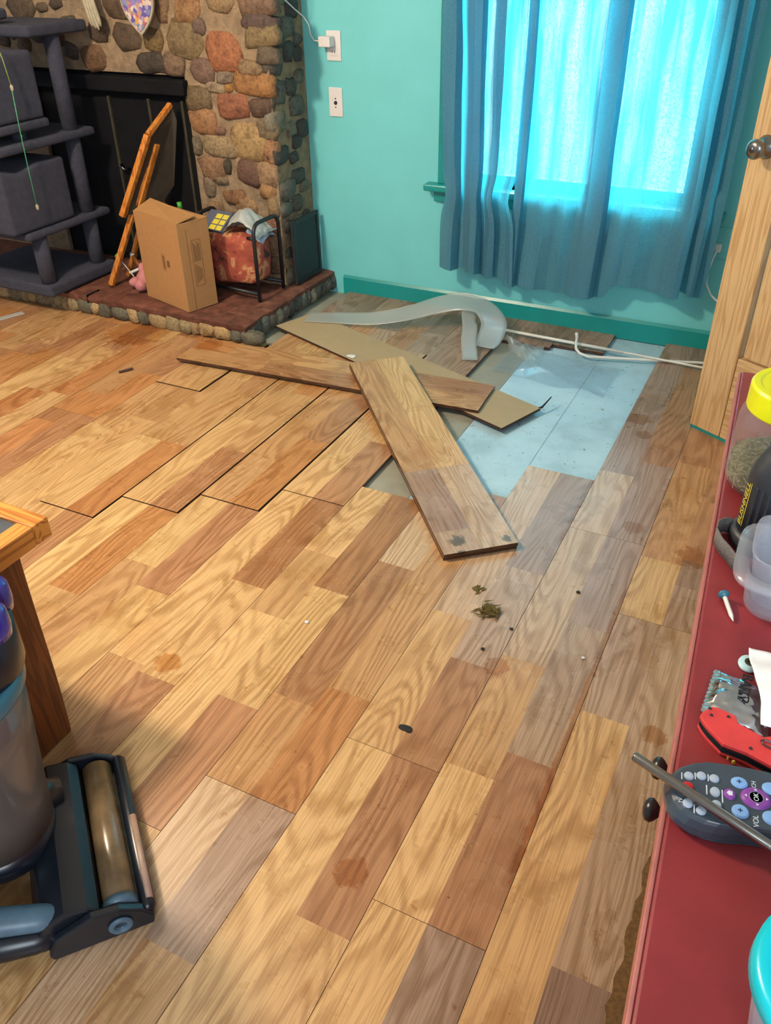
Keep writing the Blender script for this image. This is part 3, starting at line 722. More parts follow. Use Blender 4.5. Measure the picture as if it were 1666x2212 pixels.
cp = [(-2.98, 2.60, 1.15), (-2.956, 2.618, 1.09), (-2.95, 2.625, 1.05), (-2.948, 2.634, .95), (-2.948, 2.625, .8), (-2.948, 2.62, .65), (-2.948, 2.618, .495)]
obj('cord', MB().tube(cp[:4], .0022, 6), MT['toyline'], ty, smooth=True)
obj('cord', MB().tube(cp[3:], .0022, 6), mat('green_cord', srgb(70, 150, 110), .6, var=.3, vscale=80), ty, smooth=True)
for z, y in ((.945, 2.634), (.492, 2.618)): obj('bead', MB().lathe([(0, -.014), (.006, -.008), (.007, .006), (0, .014)], 10, Matrix.Translation((-2.947, y, z))), MT['cream'], ty, smooth=True)
for z, y in ((.72, 2.622), (.77, 2.625)): obj('bead', MB().lathe([(0, -.005), (.004, 0), (0, .005)], 8, Matrix.Translation((-2.947, y, z))), MT['green'], ty, smooth=True)

# ------------------------------------------------------------------ folded tray table
tt = thing('folding_tray_table', 'folded orange wooden tray table leaning against the fireplace insert', 'tray table', (-2.84, 2.85, HZ))
def bar(name, p, q, wx, wy, m, par, bev=.004):
    p, q = Vector(p), Vector(q); d = (q-p); L = d.length; d.normalize()
    side = Vector((1, 0, 0)) if abs(d.x) < .8 else Vector((0, 1, 0))
    a = (side-side.dot(d)*d).normalized(); b = d.cross(a)
    Mx = Matrix((a, b, d)).transposed().to_4x4(); Mx.translation = p
    return obj(name, MB().box((-wx/2, -wy/2, 0), (wx/2, wy/2, L), Mx), MT[m], par, bevel=bev)
bar('leg', (-2.845, 2.845, HZ+.006), (-2.655, 3.02, .62), .026, .022, 'oak_o', tt)
bar('leg', (-2.86, 2.985, HZ+.006), (-2.757, 3.01, .330), .020, .022, 'oak_o', tt)
bar('leg', (-2.757, 3.01, .330), (-2.715, 3.05, .44), .020, .022, 'oak_o', tt)
bar('tray_edge', (-2.745, 2.895, .405), (-2.612, 2.995, .735), .026, .026, 'oak_o', tt)
bar('tray_edge', (-2.612, 2.995, .735), (-2.585, 3.14, .835), .022, .022, 'oak_o', tt)
bar('tray_edge', (-2.700, 3.03, .40), (-2.590, 3.15, .79), .020, .020, 'tray', tt)
mb = MB(); q = [Vector(p) for p in ((-2.742, 2.905, .415), (-2.612, 3.002, .728), (-2.585, 3.138, .825), (-2.58, 3.15, .775), (-2.64, 3.14, .50), (-2.69, 3.06, .405))]
nrm = (q[1]-q[0]).cross(q[4]-q[0]).normalized()*.012
mb.add(q+[p-nrm for p in q], [tuple(range(6)), tuple(range(11, 5, -1))]+[(i, i+6, (i+1) % 6+6, (i+1) % 6) for i in range(6)])
obj('tray_top', mb, MT['tray'], tt)
bar('brace', (-2.722, 2.96, .385), (-2.611, 3.045, .690), .014, .030, 'oak_o', tt)

# ------------------------------------------------------------------ cardboard box
a0 = math.atan2(.147, .045)
cb = thing('cardboard_box', 'tall brown cardboard shipping box standing on the hearth', 'box', (-2.303, 2.722, HZ+.003), a0)
# local x = along the narrow face, local y = along the wide face
W1, W2, HB = .155, .315, .372
def lb(name, a, b, m, bev=.001): return obj(name, MB().box(a, b), MT[m], cb, bevel=bev, local=True)
sp_n = lb('side_panel', (0, 0, 0), (W1, .004, HB), 'card'); lb('side_panel', (0, W2-.004, 0), (W1, W2, HB), 'card')
sp_w = lb('side_panel', (0, .0042, 0), (.004, W2-.0042, HB), 'card'); lb('side_panel', (W1-.004, .0042, 0), (W1, W2-.0042, HB), 'card')
lb('bottom', (.0045, .0045, .001), (W1-.0045, W2-.0045, .004), 'card')
obj('flap', MB().add([(.001, 0, HB), (.001, W2, HB), (.095, W2, HB+.035), (.105, .01, HB+.012), (.001, 0, HB+.003), (.001, W2, HB+.003), (.095, W2, HB+.038), (.105, .01, HB+.015)],
    [(0, 1, 2, 3), (7, 6, 5, 4), (0, 3, 7, 4), (3, 2, 6, 7), (2, 1, 5, 6), (1, 0, 4, 5)]), MT['card'], cb, local=True)
obj('flap', MB().add([(W1-.001, 0, HB), (W1-.001, W2, HB), (.06, W2, HB+.018), (.07, 0, HB-.01), (W1-.001, 0, HB+.003), (W1-.001, W2, HB+.003), (.06, W2, HB+.021), (.07, 0, HB-.007)],
    [(3, 2, 1, 0), (4, 5, 6, 7), (4, 7, 3, 0), (7, 6, 2, 3), (6, 5, 1, 2), (5, 4, 0, 1)]), MT['card'], cb, local=True)
# print on the narrow face (y = 0 plane) and on the wide face (x = 0 plane)
mb = MB()
def rl(mb, x0, z0, x1, z1, w_=.0012, plane='y'):
    for (a, b, c, d) in ((x0, z0, x1, z0+w_), (x0, z1-w_, x1, z1), (x0, z0, x0+w_, z1), (x1-w_, z0, x1, z1)):
        if plane == 'y': mb.box((a, -.0006, b), (c, .0001, d))
        else: mb.box((-.0006, a, b), (.0001, c, d))
rl(mb, .058, .10, .105, .295)
for i in range(5): mb.box((.066+.007*i, -.0006, .112+.004*i), (.068+.007*i, .0001, .195-.006*i))
for i in range(5): mb.box((.066+.007*i, -.0006, .205), (.0685+.007*i, .0001, .285-.008*(i % 3)))
mb.box((.040, -.0006, .004), (.0412, .0001, HB-.03))
obj('printed_panel', mb, MT['ink'], sp_n, local=True)
mb = MB(); rl(mb, .125, .155, .145, .225, .001, 'x')
for i in range(3): mb.box((-.0006, .129+.005*i, .162), (.0001, .131+.005*i, .218))
for i in range(4): mb.box((-.0006, .094+.005*i, .175), (.0001, .097+.005*i, .205-.004*(i % 2)))
obj('printed_stamp', mb, MT['ink'], sp_w, local=True)

# ------------------------------------------------------------------ log rack with its contents
lr = thing('log_rack', 'black steel firewood rack standing at the hearth corner', 'log rack', (-2.24, 3.06, HZ))
ZR = HZ+.006
def loop(x, y0, y1, zt):
    pts = [(x, y0, ZR), (x, y0, zt-.04)]
    pts += [(x, y0+.04*(1-math.cos(a)), zt-.04+.04*math.sin(a)) for a in (R(30), R(60), R(90))]
    pts += [(x, y1-.04*(1-math.cos(a)), zt-.04+.04*math.sin(a)) for a in (R(90), R(60), R(30))]
    pts += [(x, y1, zt-.04), (x, y1, ZR)]
    return pts
obj('end_loop', MB().tube(loop(-2.092, 2.955, 3.150, .425), .0085, 10), MT['black'], lr, smooth=True)
obj('end_loop', MB().tube(loop(-2.42, 2.985, 3.150, .425), .0085, 10), MT['black'], lr, smooth=True)
obj('rail', MB().tube([(-2.092, 2.958, .125), (-2.42, 2.988, .125)], .008, 10), MT['black'], lr, smooth=True)
obj('rail', MB().tube([(-2.092, 3.148, .125), (-2.42, 3.148, .125)], .008, 10), MT['black'], lr, smooth=True)
obj('rail', MB().tube([(-2.092, 2.957, .365), (-2.13, 2.963, .365)], .007, 10), MT['black'], lr, smooth=True)
for i, (x0, x1, y0, y1, z0, z1) in enumerate(((-2.395, -2.115, 2.972, 3.135, .135, .365),)):
    mb = MB()
    def fb(u, v, x0=x0, x1=x1, y0=y0, y1=y1, z0=z0, z1=z1): return None
    bm_ = rock(((x0+x1)/2, (y0+y1)/2, (z0+z1)/2), (.95*(x1-x0), .95*(y1-y0), .95*(z1-z0)), 31, .36, 3, amp=.08)
    tag(obj('firewood_log', bm_, MT['logs'], smooth=True), 'rough red-brown split log with pale bark patches filling the black rack', 'log')
pb = thing('plastic_bag', 'crumpled grey white plastic bag draped over the log rack', 'plastic bag', (-2.17, 3.03, .37))
def bagf(u, v):
    x = -2.265+.185*u; y = 2.975+.15*v
    z = .370+.095*math.sin(math.pi*min(1, u*1.05+.02))*math.sin(math.pi*(.15+.85*v))**.7 + .012*noise.noise(Vector((u*7, v*6, 1)))
    x += .01*noise.noise(Vector((u*5, v*5, 7)))
    return (x, y, z)
obj('bag_body', MB().grid(26, 20, bagf), MT['bag'], pb, smooth=True, solid=.0015)
def bagl(u, v):
    x = -2.150+.062*u; y = 2.985+.13*u*.2+.11*v; z = .372-.055*u*(1-.2*v)+.02*math.sin(math.pi*v)+.008*noise.noise(Vector((u*5, v*8, 4)))
    return (x, y-.0, z+.012)
obj('bag_corner', MB().grid(16, 16, bagl), MT['bagblue'], pb, smooth=True, solid=.0015)
yp = thing('yellow_package', 'yellow and grey printed package lying on the firewood beside the bag', 'package', (-2.33, 3.02, .37))
Mx = Matrix.Translation((-2.335, 3.035, .381)) @ Matrix.Rotation(R(-8), 4, 'Z') @ Matrix.Rotation(R(35), 4, 'X')
obj('carton', MB().box((-.065, -.045, 0), (.065, .06, .02), Mx), MT['slate'], yp, bevel=.002)
for i in range(3):
    for j in range(2): obj('yellow_stripe', MB().box((-.012+.04*j, -.042+.03*i, .0195), (.022+.036*j, -.018+.03*i, .0212), Mx), MT['ypack'], yp)
pn = thing('leaning_board', 'charcoal rectangular panel standing against the fireplace side', 'panel', (-2.05, 3.31, HZ))
Mx = Matrix.Translation((-2.050, 3.205, HZ+.006)) @ Matrix.Rotation(R(-1), 4, 'Y')
obj('board', MB().box((-.014, 0, 0), (0, .225, .285), Mx), MT['screenpanel'], pn, bevel=.004)
obj('rim', MB().box((-.001, .0, .0), (.004, .018, .285), Mx).box((-.001, .207, 0), (.004, .225, .285), Mx).box((-.001, .018, .267), (.004, .207, .285), Mx).box((-.001, .018, 0), (.004, .207, .018), Mx), MT['black'], pn, bevel=.0015)

# ------------------------------------------------------------------ toys behind the box
def capped_rack(name, label, base, yaw_):
    t = thing(name, label, 'wire rack', base, yaw_)
    def rod(p, q, r=.0035): obj('rod', MB().tube([p, q], r, 8), MT['whitemetal'], t, smooth=True, local=True)
    def cap(p, d):
        q = Vector(p)+Vector(d)*.026
        obj('cap', MB().tube([p, Vector(p)+Vector(d)*.004, q-Vector(d)*.003, q], [.008, .011, .011, .007], 10), MT['green'], t, smooth=True, local=True)
    rod((0, 0, .05), (.12, .05, .09), .0065)
    for k, (x, y, z) in enumerate(((.005, .002, .052), (.115, .048, .088))):
        d = Vector((-.62, .2, .75)).normalized()
        e = Vector((x, y, z))+d*.075; rod((x, y, z), e, .0025); cap(e, d)
        f = Vector((x, y, z))-d*.03; rod((x, y, z), f, .0025); cap(f, -d)
    return t
capped_rack('capped_wire_rack', 'white wire rack with green end caps left of the cardboard box', (-2.775, 2.905, HZ+.006), R(20))
t = thing('capped_wire_rack', 'white wire rack with a green cap peeking behind the cardboard box', 'wire rack', (-2.56, 3.09, HZ))
for (a, b) in (((-2.53, 3.07, HZ+.012), (-2.575, 3.09, .415)), ((-2.62, 3.10, HZ+.012), (-2.64, 3.11, .33)), ((-2.535, 3.072, .14), (-2.622, 3.101, .15)), ((-2.56, 3.083, .28), (-2.637, 3.108, .28))):
    obj('rod', MB().tube([a, b], .0045, 8), MT['whitemetal'], t, smooth=True)
for (a, b) in (((-2.574, 3.0895, .41), (-2.578, 3.091, .440)), ((-2.639, 3.1095, .325), (-2.642, 3.111, .352)), ((-2.53, 3.07, HZ+.008), (-2.5335, 3.0715, HZ+.03)), ((-2.62, 3.10, HZ+.008), (-2.6215, 3.1008, HZ+.03))):
    obj('cap', MB().tube([a, b], .0115, 10), MT['green'], t, smooth=True)
wt = thing('brown_stick', 'short dark brown stick with a white tip among the green-capped rods', 'stick', (-2.74, 2.92, .12))
obj('shaft', MB().tube([(-2.80, 2.965, .215), (-2.70, 2.915, .16)], .009, 10), MT['walnut'], wt, smooth=True)
obj('tip', MB().tube([(-2.783, 2.9565, .2057), (-2.7965, 2.9633, .2131)], .0098, 10), MT['white'], wt, smooth=True)
pk = thing('plush_toy', 'small pink plush toy lying left of the cardboard box', 'plush toy', (-2.64, 2.88, HZ))
for i, (c, s) in enumerate((((-2.655, 2.872, HZ+.052), (.075, .07, .085)), ((-2.71, 2.862, HZ+.036), (.06, .05, .05)), ((-2.655, 2.835, HZ+.038), (.06, .05, .055)), ((-2.665, 2.885, HZ+.100), (.05, .05, .05)))):
    obj(('body', 'paw', 'paw', 'head')[i], rock(c, s, 50+i, .95, 2), MT['pink'], pk, smooth=True)

# ------------------------------------------------------------------ open pine door
dth = R(-28.76)
dr = thing('door_1', None, None, (-.2, 2.759, .012), dth, kind='structure')
def db(name, a, b, m, bev=.003): return obj(name, MB().box(a, b), MT[m], dr, bevel=bev, local=True)
DT = .035
db('stile', (0, 0, 0), (.117, DT, 2.02), 'pine'); db('stile', (.645, 0, 0), (.762, DT, 2.02), 'pine')
db('bottom_rail', (.119, .001, 0), (.643, DT-.001, .285), 'pineh'); db('top_rail', (.119, .001, 1.9), (.643, DT-.001, 2.02), 'pineh')
db('lock_rail', (.119, .001, 1.02), (.643, DT-.001, 1.15), 'pineh')
db('panel', (.128, .010, .287), (.40, DT-.010, 1.018), 'pine', .006); db('panel', (.406, .010, .287), (.634, DT-.010, 1.018), 'pine', .006)
db('panel', (.128, .010, 1.152), (.40, DT-.010, 1.898), 'pine', .006); db('panel', (.406, .010, 1.152), (.634, DT-.010, 1.898), 'pine', .006)
db('bottom_sweep', (.0, .004, -.012), (.762, DT-.004, -.001), 'trim', .001)
db('latch_plate', (-.0012, .006, .88), (.0, DT-.006, .945), 'steel', 0)
Mk = Matrix.Translation((.052, 0, .905)) @ Matrix.Rotation(R(90), 4, 'X')
kb = obj('door_knob', MB().lathe([(.030, 0), (.032, .004), (.026, .012), (.012, .018), (.011, .032), (.020, .040), (.0265, .050), (.027, .058), (.022, .066), (.012, .070), (0, .0705)], 32, Mk), MT['steel'], dr, smooth=True, local=True)
obj('keyhole', MB().lathe([(0, .0726), (.007, .0724), (.0085, .0705), (.0085, .069)], 16, Mk), MT['darksteel'], kb, smooth=True, local=True)

# ------------------------------------------------------------------ loose boards and floor litter
def loose(name, label, p, q, z0, th_, mats, left=None, right=None, back=False, tilt=0, width=PW):
    p, q = Vector(p), Vector(q); L = (q-p).length; ang = math.atan2(q.y-p.y, q.x-p.x)-math.pi/2
    if back:
        mb = MB(); c = [(1, 1, 1, 0)]
        mb.box((-width/2, 0, 0), (width/2, L, th_)); mb.m = [1, 0, 1, 1, 1, 1]
        mats_ = [MT['backing'], MT['core']]
    else:
        mb = plank_mb(-width/2, width/2, 0, L, 0, right, left, th_); mats_ = [MT['lam']]
    o = obj(name, mb, mats_, keep=(0, 0, 0))
    o.location = (p.x, p.y, z0); o.rotation_euler = (tilt, 0, ang)
    return tag(o, label, 'floor board', 'loose laminate boards')
loose('loose_floorboard', 'loose laminate board lying face down, tan paper backing up', (-.742, 2.555), (-1.958, 3.018), .0015, .010, None, back=True)
loose('loose_floorboard', 'loose face-up laminate board lying crosswise under the diagonal pair', (-.90, 2.628), (-2.170, 2.545), .0125, .011, None,
      left=[(.5, M1), (.9, D1), (1.3, M2)], right=[(.35, D1), (.8, M1), (1.1, M2), (1.3, O1)])
pa, pbv = (-.595, 1.765), (-1.385, 2.690)
loose('loose_floorboard', 'lower board of the diagonal pair lying on the floor', pa, pbv, .0010, .011, None, left=[(1.3, D1)], right=[(1.3, M1)], tilt=.030)
loose('loose_floorboard', 'upper board of the diagonal pair with damp dark corner', (pa[0]+.004, pa[1]-.004), (pbv[0]+.004, pbv[1]-.004), .0135, .011, None,
      left=[(.10, G1), (.42, G2), (1.3, M2)], right=[(.42, LG), (1.3, L2)], tilt=.030)
def chip(name, label, x, y, z, sx, sy, m, cat, seed, h=.004, grp=None):
    return tag(obj(name, rock((x, y, z+h/2), (sx, sy, h), seed, .8, 2), MT[m], smooth=True), label, cat, grp)
chip('bark_chip', 'black flake of bark on the boards in the foreground', -.518, 1.113, .0005, .035, .016, 'debris', 3, .006)
mb = MB()
for i in range(60):
    a = random.uniform(0, 6.28); r_ = random.uniform(0, .045)*random.uniform(.3, 1); p = Vector((-.492+r_*math.cos(a), 1.552+r_*math.sin(a), .002+random.uniform(0, .006)))
    d = Vector((random.uniform(-1, 1), random.uniform(-1, 1), random.uniform(-.1, .2))).normalized()*random.uniform(.012, .022); s_ = Vector((-d.y, d.x, 0)).normalized()*.003
    mb.add([p-d, p+s_, p+d, p-s_, p+Vector((0, 0, .002))], [(0, 1, 4), (1, 2, 4), (2, 3, 4), (3, 0, 4), (3, 2, 1, 0)])
tag(obj('dried_clump', mb, MT['moss']), 'larger flat olive brown dried clump stuck on the boards', 'debris')
mb = MB()
for i in range(14):
    p = Vector((-.545+random.uniform(-.014, .014), 1.618+random.uniform(-.014, .014), .002)); d = Vector((random.uniform(-1, 1), random.uniform(-1, 1), 0)).normalized()*.011; s_ = Vector((-d.y, d.x, 0)).normalized()*.003
    mb.add([p-d, p+s_, p+d, p-s_, p+Vector((0, 0, .002))], [(0, 1, 4), (1, 2, 4), (2, 3, 4), (3, 0, 4), (3, 2, 1, 0)])
tag(obj('dried_clump', mb, MT['moss']), 'smaller scrap of olive dried stuff above the large clump', 'debris')
chip('white_scrap', 'small white scrap lying on the tan board back', -1.535, 2.766, .0118, .045, .028, 'white', 12, .008)
chip('white_speck', 'tiny white speck on the boards left of the dried clump', -.888, 1.316, .0003, .013, .010, 'white', 13, .003)
chip('white_speck', 'tiny white speck on the boards near the red cabinet', -.229, 1.489, .0003, .010, .008, 'white', 14, .003)
chip('dark_crumb', 'dark crumb just right of the dried clump', -.416, 1.512, .0003, .010, .008, 'debris', 15, .003)
chip('dark_crumb', 'dark crumb below the dried clump', -.455, 1.415, .0003, .010, .009, 'debris', 16, .004)
chip('dark_crumb', 'dark crumb on the greyish strip between clump and cabinet', -.305, 1.72, .0003, .012, .010, 'debris', 17, .004)
tag(obj('black_splinter', MB().tube([(-.735, 2.63, .0), (-.70, 2.665, .012), (-.685, 2.72, .03)], [.004, .004, .002], 6), MT['debris']), 'thin black splinter curling up at the tan board end', 'splinter')
tag(obj('wood_sliver', MB().tube([(-2.315, 2.262, .004), (-2.285, 2.31, .006)], .005, 6), MT['core']), 'short brown sliver on the boards below the hearth', 'splinter')
tag(obj('metal_strip', MB().box((-.02, -.16, 0), (.02, .1, .003), Matrix.Translation((-3.2, 2.49, .001)) @ Matrix.Rotation(R(-20), 4, 'Z')), mat('dull_grey_metal', srgb(170, 166, 160), .5), bevel=.001), 'flat grey metal strip at the far left floor edge', 'metal strip')
# grime along the cabinet base (dirt with its own outline)
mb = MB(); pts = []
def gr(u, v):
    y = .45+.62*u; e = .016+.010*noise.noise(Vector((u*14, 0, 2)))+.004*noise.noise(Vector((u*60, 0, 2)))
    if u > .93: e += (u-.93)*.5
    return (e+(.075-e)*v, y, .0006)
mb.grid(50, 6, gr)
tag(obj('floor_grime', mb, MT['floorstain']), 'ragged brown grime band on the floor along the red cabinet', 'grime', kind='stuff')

# curled plastic edging film
def ribbon(name, path, width, label, m='film', wdir=None):
    n = 90; P = [Vector(p) for p, wv in path]; Wd = [Vector(wv) for p, wv in path]
    def cr(A, t):
        k = min(int(t*(len(A)-1)), len(A)-2); s = t*(len(A)-1)-k
        p0, p1, p2, p3 = A[max(k-1, 0)], A[k], A[k+1], A[min(k+2, len(A)-1)]
        return .5*((2*p1)+(p2-p0)*s+(2*p0-5*p1+4*p2-p3)*s*s+(3*p1-p0-3*p2+p3)*s**3)
    def fn(u, v):
        c = cr(P, u); wv = cr(Wd, u).normalized()
        q = c + wv*width*(v-.5); q.z = max(q.z, .014); return q
    return fn, n
path = [((-1.915, 3.055, .016), (.25, -1, .0)), ((-1.80, 3.085, .020), (.3, -1, -.05)), ((-1.62, 3.125, .032), (.3, -1, -.16)), ((-1.48, 3.175, .060), (.3, -1, -.30)), ((-1.36, 3.235, .095), (.3, -.9, -.40)), ((-1.25, 3.265, .118), (.15, -.9, -.40)),
        ((-1.145, 3.245, .110), (-.45, -.85, -.10)), ((-1.08, 3.185, .075), (-1, -.45, 0)), ((-1.07, 3.10, .035), (-1, -.1, 0)), ((-1.085, 3.06, .02), (-1, .05, 0))]
fn, n = ribbon('x', path, .108, '')
fs = thing('plastic_film_strip', 'curling strip of milky plastic film over the boards by the baseboard', 'plastic film', (-1.4, 3.15, 0))
obj('strip', MB().grid(110, 6, fn), MT['film'], fs, smooth=True, solid=.0008)
path = [((-1.225, 3.275, .088), (-.3, -1, .2)), ((-1.20, 3.20, .075), (-1, -.1, .2)), ((-1.165, 3.13, .065), (-1, -.35, .0)), ((-1.135, 3.04, .045), (-1, -.35, 0)), ((-1.095, 2.955, .018), (-1, -.4, 0)), ((-1.085, 2.93, .015), (-1, -.4, 0))]
fn, n = ribbon('x', path, .062, '')
obj('folded_end', MB().grid(60, 5, fn), MT['film'], fs, smooth=True, solid=.0008)
cs = thing('clear_sheet', 'crumpled clear plastic sheet lying on the exposed blue underlay', 'plastic sheet', (-.8, 3.05, -.015))
def shf(u, v):
    x = -.99+.46*u; y = 3.20-.27*v-.05*u
    y += .03*noise.noise(Vector((u*3, v*2, 5)))
    z = -.0135+.016*max(0, noise.noise(Vector((u*4.5, v*3, 2)))+.15)+.022*math.exp(-((u-.38)/.2)**2-((v-.6)/.3)**2)
    return (x, y, z)
obj('sheet', MB().grid(44, 26, shf), MT['sheet'], cs, smooth=True)
def shf2(u, v):
    x = -1.03+.17*u+.03*v; y = 3.205-.05*v-.17*u*v*.9
    return (x, y, -.012+.04*math.sin(math.pi*v)*(1-u)+.012*noise.noise(Vector((u*6, v*5, 9)))+.014*(1-v))
obj('torn_corner', MB().grid(20, 16, shf2), MT['film'], cs, smooth=True)

# curtain rods on the floor
ra = thing('curtain_rod', 'straight white telescoping curtain rod lying along the baseboard', 'curtain rod', (-.7, 3.26, 0))
obj('outer_tube', MB().tube([(-1.12, 3.272, .0185), (-.545, 3.250, .0175)], .0065, 12), MT['whitemetal'], ra, smooth=True)
obj('inner_tube', MB().tube([(-.56, 3.2507, .0175), (.05, 3.228, .0125)], .0045, 12), MT['whitemetal'], ra, smooth=True)
rb_ = thing('curtain_rod', 'white curtain rod with a bent hooked end lying in front', 'curtain rod', (-.5, 3.2, 0))
obj('bent_tube', MB().tube([(-.738, 3.245, .045), (-.735, 3.225, .032), (-.725, 3.195, .022), (-.705, 3.18, .012), (-.67, 3.180, .004), (-.25, 3.300, .0062), (.02, 3.376, .0062)], .0058, 10), MT['whitemetal'], rb_, smooth=True)
obj('end_hook', MB().tube([(-.738, 3.245, .045), (-.742, 3.252, .058), (-.745, 3.250, .066)], .0066, 10), MT['white'], rb_, smooth=True)

# ------------------------------------------------------------------ red cabinet
rc = thing('red_cabinet', 'dark red cabinet with round black knobs along the right side', 'cabinet', (-.037, 1.21, 0), R(3.24))
def rbx(name, a, b, m, bev=.002): return obj(name, MB().box(a, b), MT[m], rc, bevel=bev, local=True)
rbx('top', (.0035, -1.65, .874), (.46, 0, .9), 'red', .0025)
rbx('worn_edge', (.0, -1.65, .875), (.0034, 0, .8985), 'rededge', .001)
rbx('body', (.066, -1.62, .05), (.44, -.02, .874), 'red', .002); rbx('plinth', (.09, -1.6, 0), (.43, -.05, .05), 'red', .002)
for (a, b, ky) in ((-.437, -.03, -.405), (-.847, -.441, -.475), (-1.25, -.855, -1.22), (-1.6, -1.254, -1.285)):
    d_ = rbx('door', (.048, a, .08), (.0655, b, .86), 'red', .003)
    Mq = Matrix.Translation((.048, ky, .5)) @ Matrix.Rotation(R(-90), 4, 'Y')
    k_ = obj('knob', MB().lathe([(.007, 0), (.006, .026), (.012, .031), (.0155, .036), (.0145, .042), (.009, .046), (0, .047)], 24, Mq), MT['blackplastic'], d_, smooth=True, local=True)
ZT = .9005
# jar
jr = thing('storage_jar', 'clear jar of dried herbs with bright yellow screw lid', 'jar', (.039, .907, ZT))
def at_(x, y, z=0): return Matrix.Translation((x, y, z))
obj('jar_body', MB().lathe([(.046, .0), (.053, .004), (.057, .014), (.057, .082), (.055, .090), (.049, .096), (.049, .100)], 48), MT['jar'], jr, smooth=True, local=True)
obj('herbs', MB().grid(40, 1, lambda u, v: (0, 0, 0)) if False else MB().lathe([(.045, .003), (.0525, .008), (.0545, .016), (.0545, .034), (.040, .041), (.02, .036), (0, .039)], 40), MT['herb'], jr, smooth=True, local=True)
mb = MB()
for i in range(260):
    a = random.uniform(0, 6.28); z = random.uniform(.01, .036); r_ = .0548 if random.random() < .75 else random.uniform(.0, .05)
    if r_ < .054: z = .0405
    p = Vector((r_*math.cos(a), r_*math.sin(a), z)); t_ = Vector((-math.sin(a), math.cos(a), 0)); up = Vector((0, 0, 1)) if r_ > .054 else Vector((math.cos(a), math.sin(a), 0))
    g_ = random.uniform(0, 3.14); d = (t_*math.cos(g_)+up*math.sin(g_))*random.uniform(.002, .0055); s_ = (t_*math.sin(g_)-up*math.cos(g_))*.0006
    mb.add([p-d-s_, p+d-s_, p+d+s_, p-d+s_], [(0, 1, 2, 3)])
st_ = obj('herb_stalks', mb, mat('pale_herb_stalks', srgb(178, 178, 150), .8, var=.4, vscale=300), jr, local=True); st_['kind'] = 'stuff'
obj('lid', MB().lathe([(.0515, .096), (.0525, .098), (.0525, .122), (.0505, .125), (.044, .125), (.042, .1235), (0, .1235)], 56), MT['yellow'], jr, smooth=False, local=True, bevel=.0006)
# binoculars
bn = thing('binoculars', 'ribbed black binoculars standing upright between jar and tub', 'binoculars', (.038, .787, ZT), 0)
def barrel(x):
    b = obj('barrel', MB().lathe([(.030, .018), (.030, .080), (.027, .092), (.021, .106), (.019, .110), (.019, .116), (0, .116)], 40, at_(x, 0)), MT['blackrubber'], bn, smooth=True, local=True)
    obj('objective_ring', MB().lathe([(.033, 0), (.0345, .003), (.0345, .014), (.031, .018), (.0, .018)], 40, at_(x, 0)), MT['blackrubber'], bn, smooth=True, local=True)
    for k in range(22):
        a = R(-130+k*13); Mr = at_(x, 0) @ Matrix.Rotation(a, 4, 'Z')
        obj('grip_rib', MB().box((.0293, -.0016, .022), (.0313, .0016, .076), Mr), MT['blackrubber'], bn, bevel=.0008, local=True)
barrel(0); barrel(.078)
obj('bridge', MB().box((.028, -.014, .03), (.05, .014, .085)), MT['blackrubber'], bn, bevel=.004, local=True)
a = R(205); Mt = Matrix(((0, math.sin(a), math.cos(a), .0305*math.cos(a)), (0, -math.cos(a), math.sin(a), .0305*math.sin(a)), (1, 0, 0, .05), (0, 0, 0, 1)))
obj('lettering', text_mesh('BUSHNELL', .0105, Mt), MT['yprint'], bn, local=True)
obj('print_line', MB().add([(.0306*math.cos(R(214)), .0306*math.sin(R(214)), .026), (.0306*math.cos(R(216)), .0306*math.sin(R(216)), .026), (.0306*math.cos(R(216)), .0306*math.sin(R(216)), .076), (.0306*math.cos(R(214)), .0306*math.sin(R(214)), .076)], [(0, 1, 2, 3)]), MT['yprint'], bn, local=True)
sp_ = [(-.034, .004, .010), (-.040, .003, .0105), (-.046, -.006, .0105), (-.046, -.020, .0105), (-.039, -.036, .0105), (-.029, -.048, .010), (-.022, -.058, .009)]
def stf(u, v):
    k = min(int(u*(len(sp_)-1)), len(sp_)-2); s = u*(len(sp_)-1)-k; p = Vector(sp_[k]).lerp(Vector(sp_[k+1]), s)
    return (p.x, p.y, p.z-.0098+.0185*v)
obj('strap', MB().grid(40, 2, stf), MT['strap'], bn, smooth=True, local=True, solid=.0012)
# tubs
tb = thing('plastic_tub', 'nested pair of clear rounded square plastic tubs', 'tub', (.070, .697, ZT))
obj('outer_tub', MB().lathe([(.030, .0), (.036, .002), (.040, .008), (.0445, .042), (.0455, .045), (.054, .046), (.0545, .043), (.056, .043), (.056, .0475), (.0455, .0485), (.044, .048), (.0385, .009), (.0, .003)], 56, sq=4.2), MT['tub'], tb, smooth=True, local=True)
obj('inner_tub', MB().lathe([(.0, .012), (.032, .012), (.036, .016), (.0435, .064), (.0450, .066), (.0435, .067), (.0420, .065), (.034, .018), (0, .014)], 56, sq=4.2), MT['tub'], tb, smooth=True, local=True)
# screw
sc = thing('wood_screw', 'short white screw with teal head beside the plastic tub', 'screw', (.026, .668, ZT))
p, q = Vector((.0135, .6785, ZT+.0055)), Vector((.0265, .648, ZT+.002))
obj('head', MB().tube([p-(q-p)*.04, p, p+(q-p)*.10], [.0052, .0055, .0022], 12), MT['teal_vac'], sc, smooth=True)
pts = [p+(q-p)*(.1+.9*i/26) for i in range(27)]; rr = [(.0023 if i % 2 else .0017)*(1 if i < 20 else (27-i)/7) for i in range(27)]
obj('threaded_shank', MB().tube(pts, rr, 10), MT['whitemetal'], sc, smooth=True)
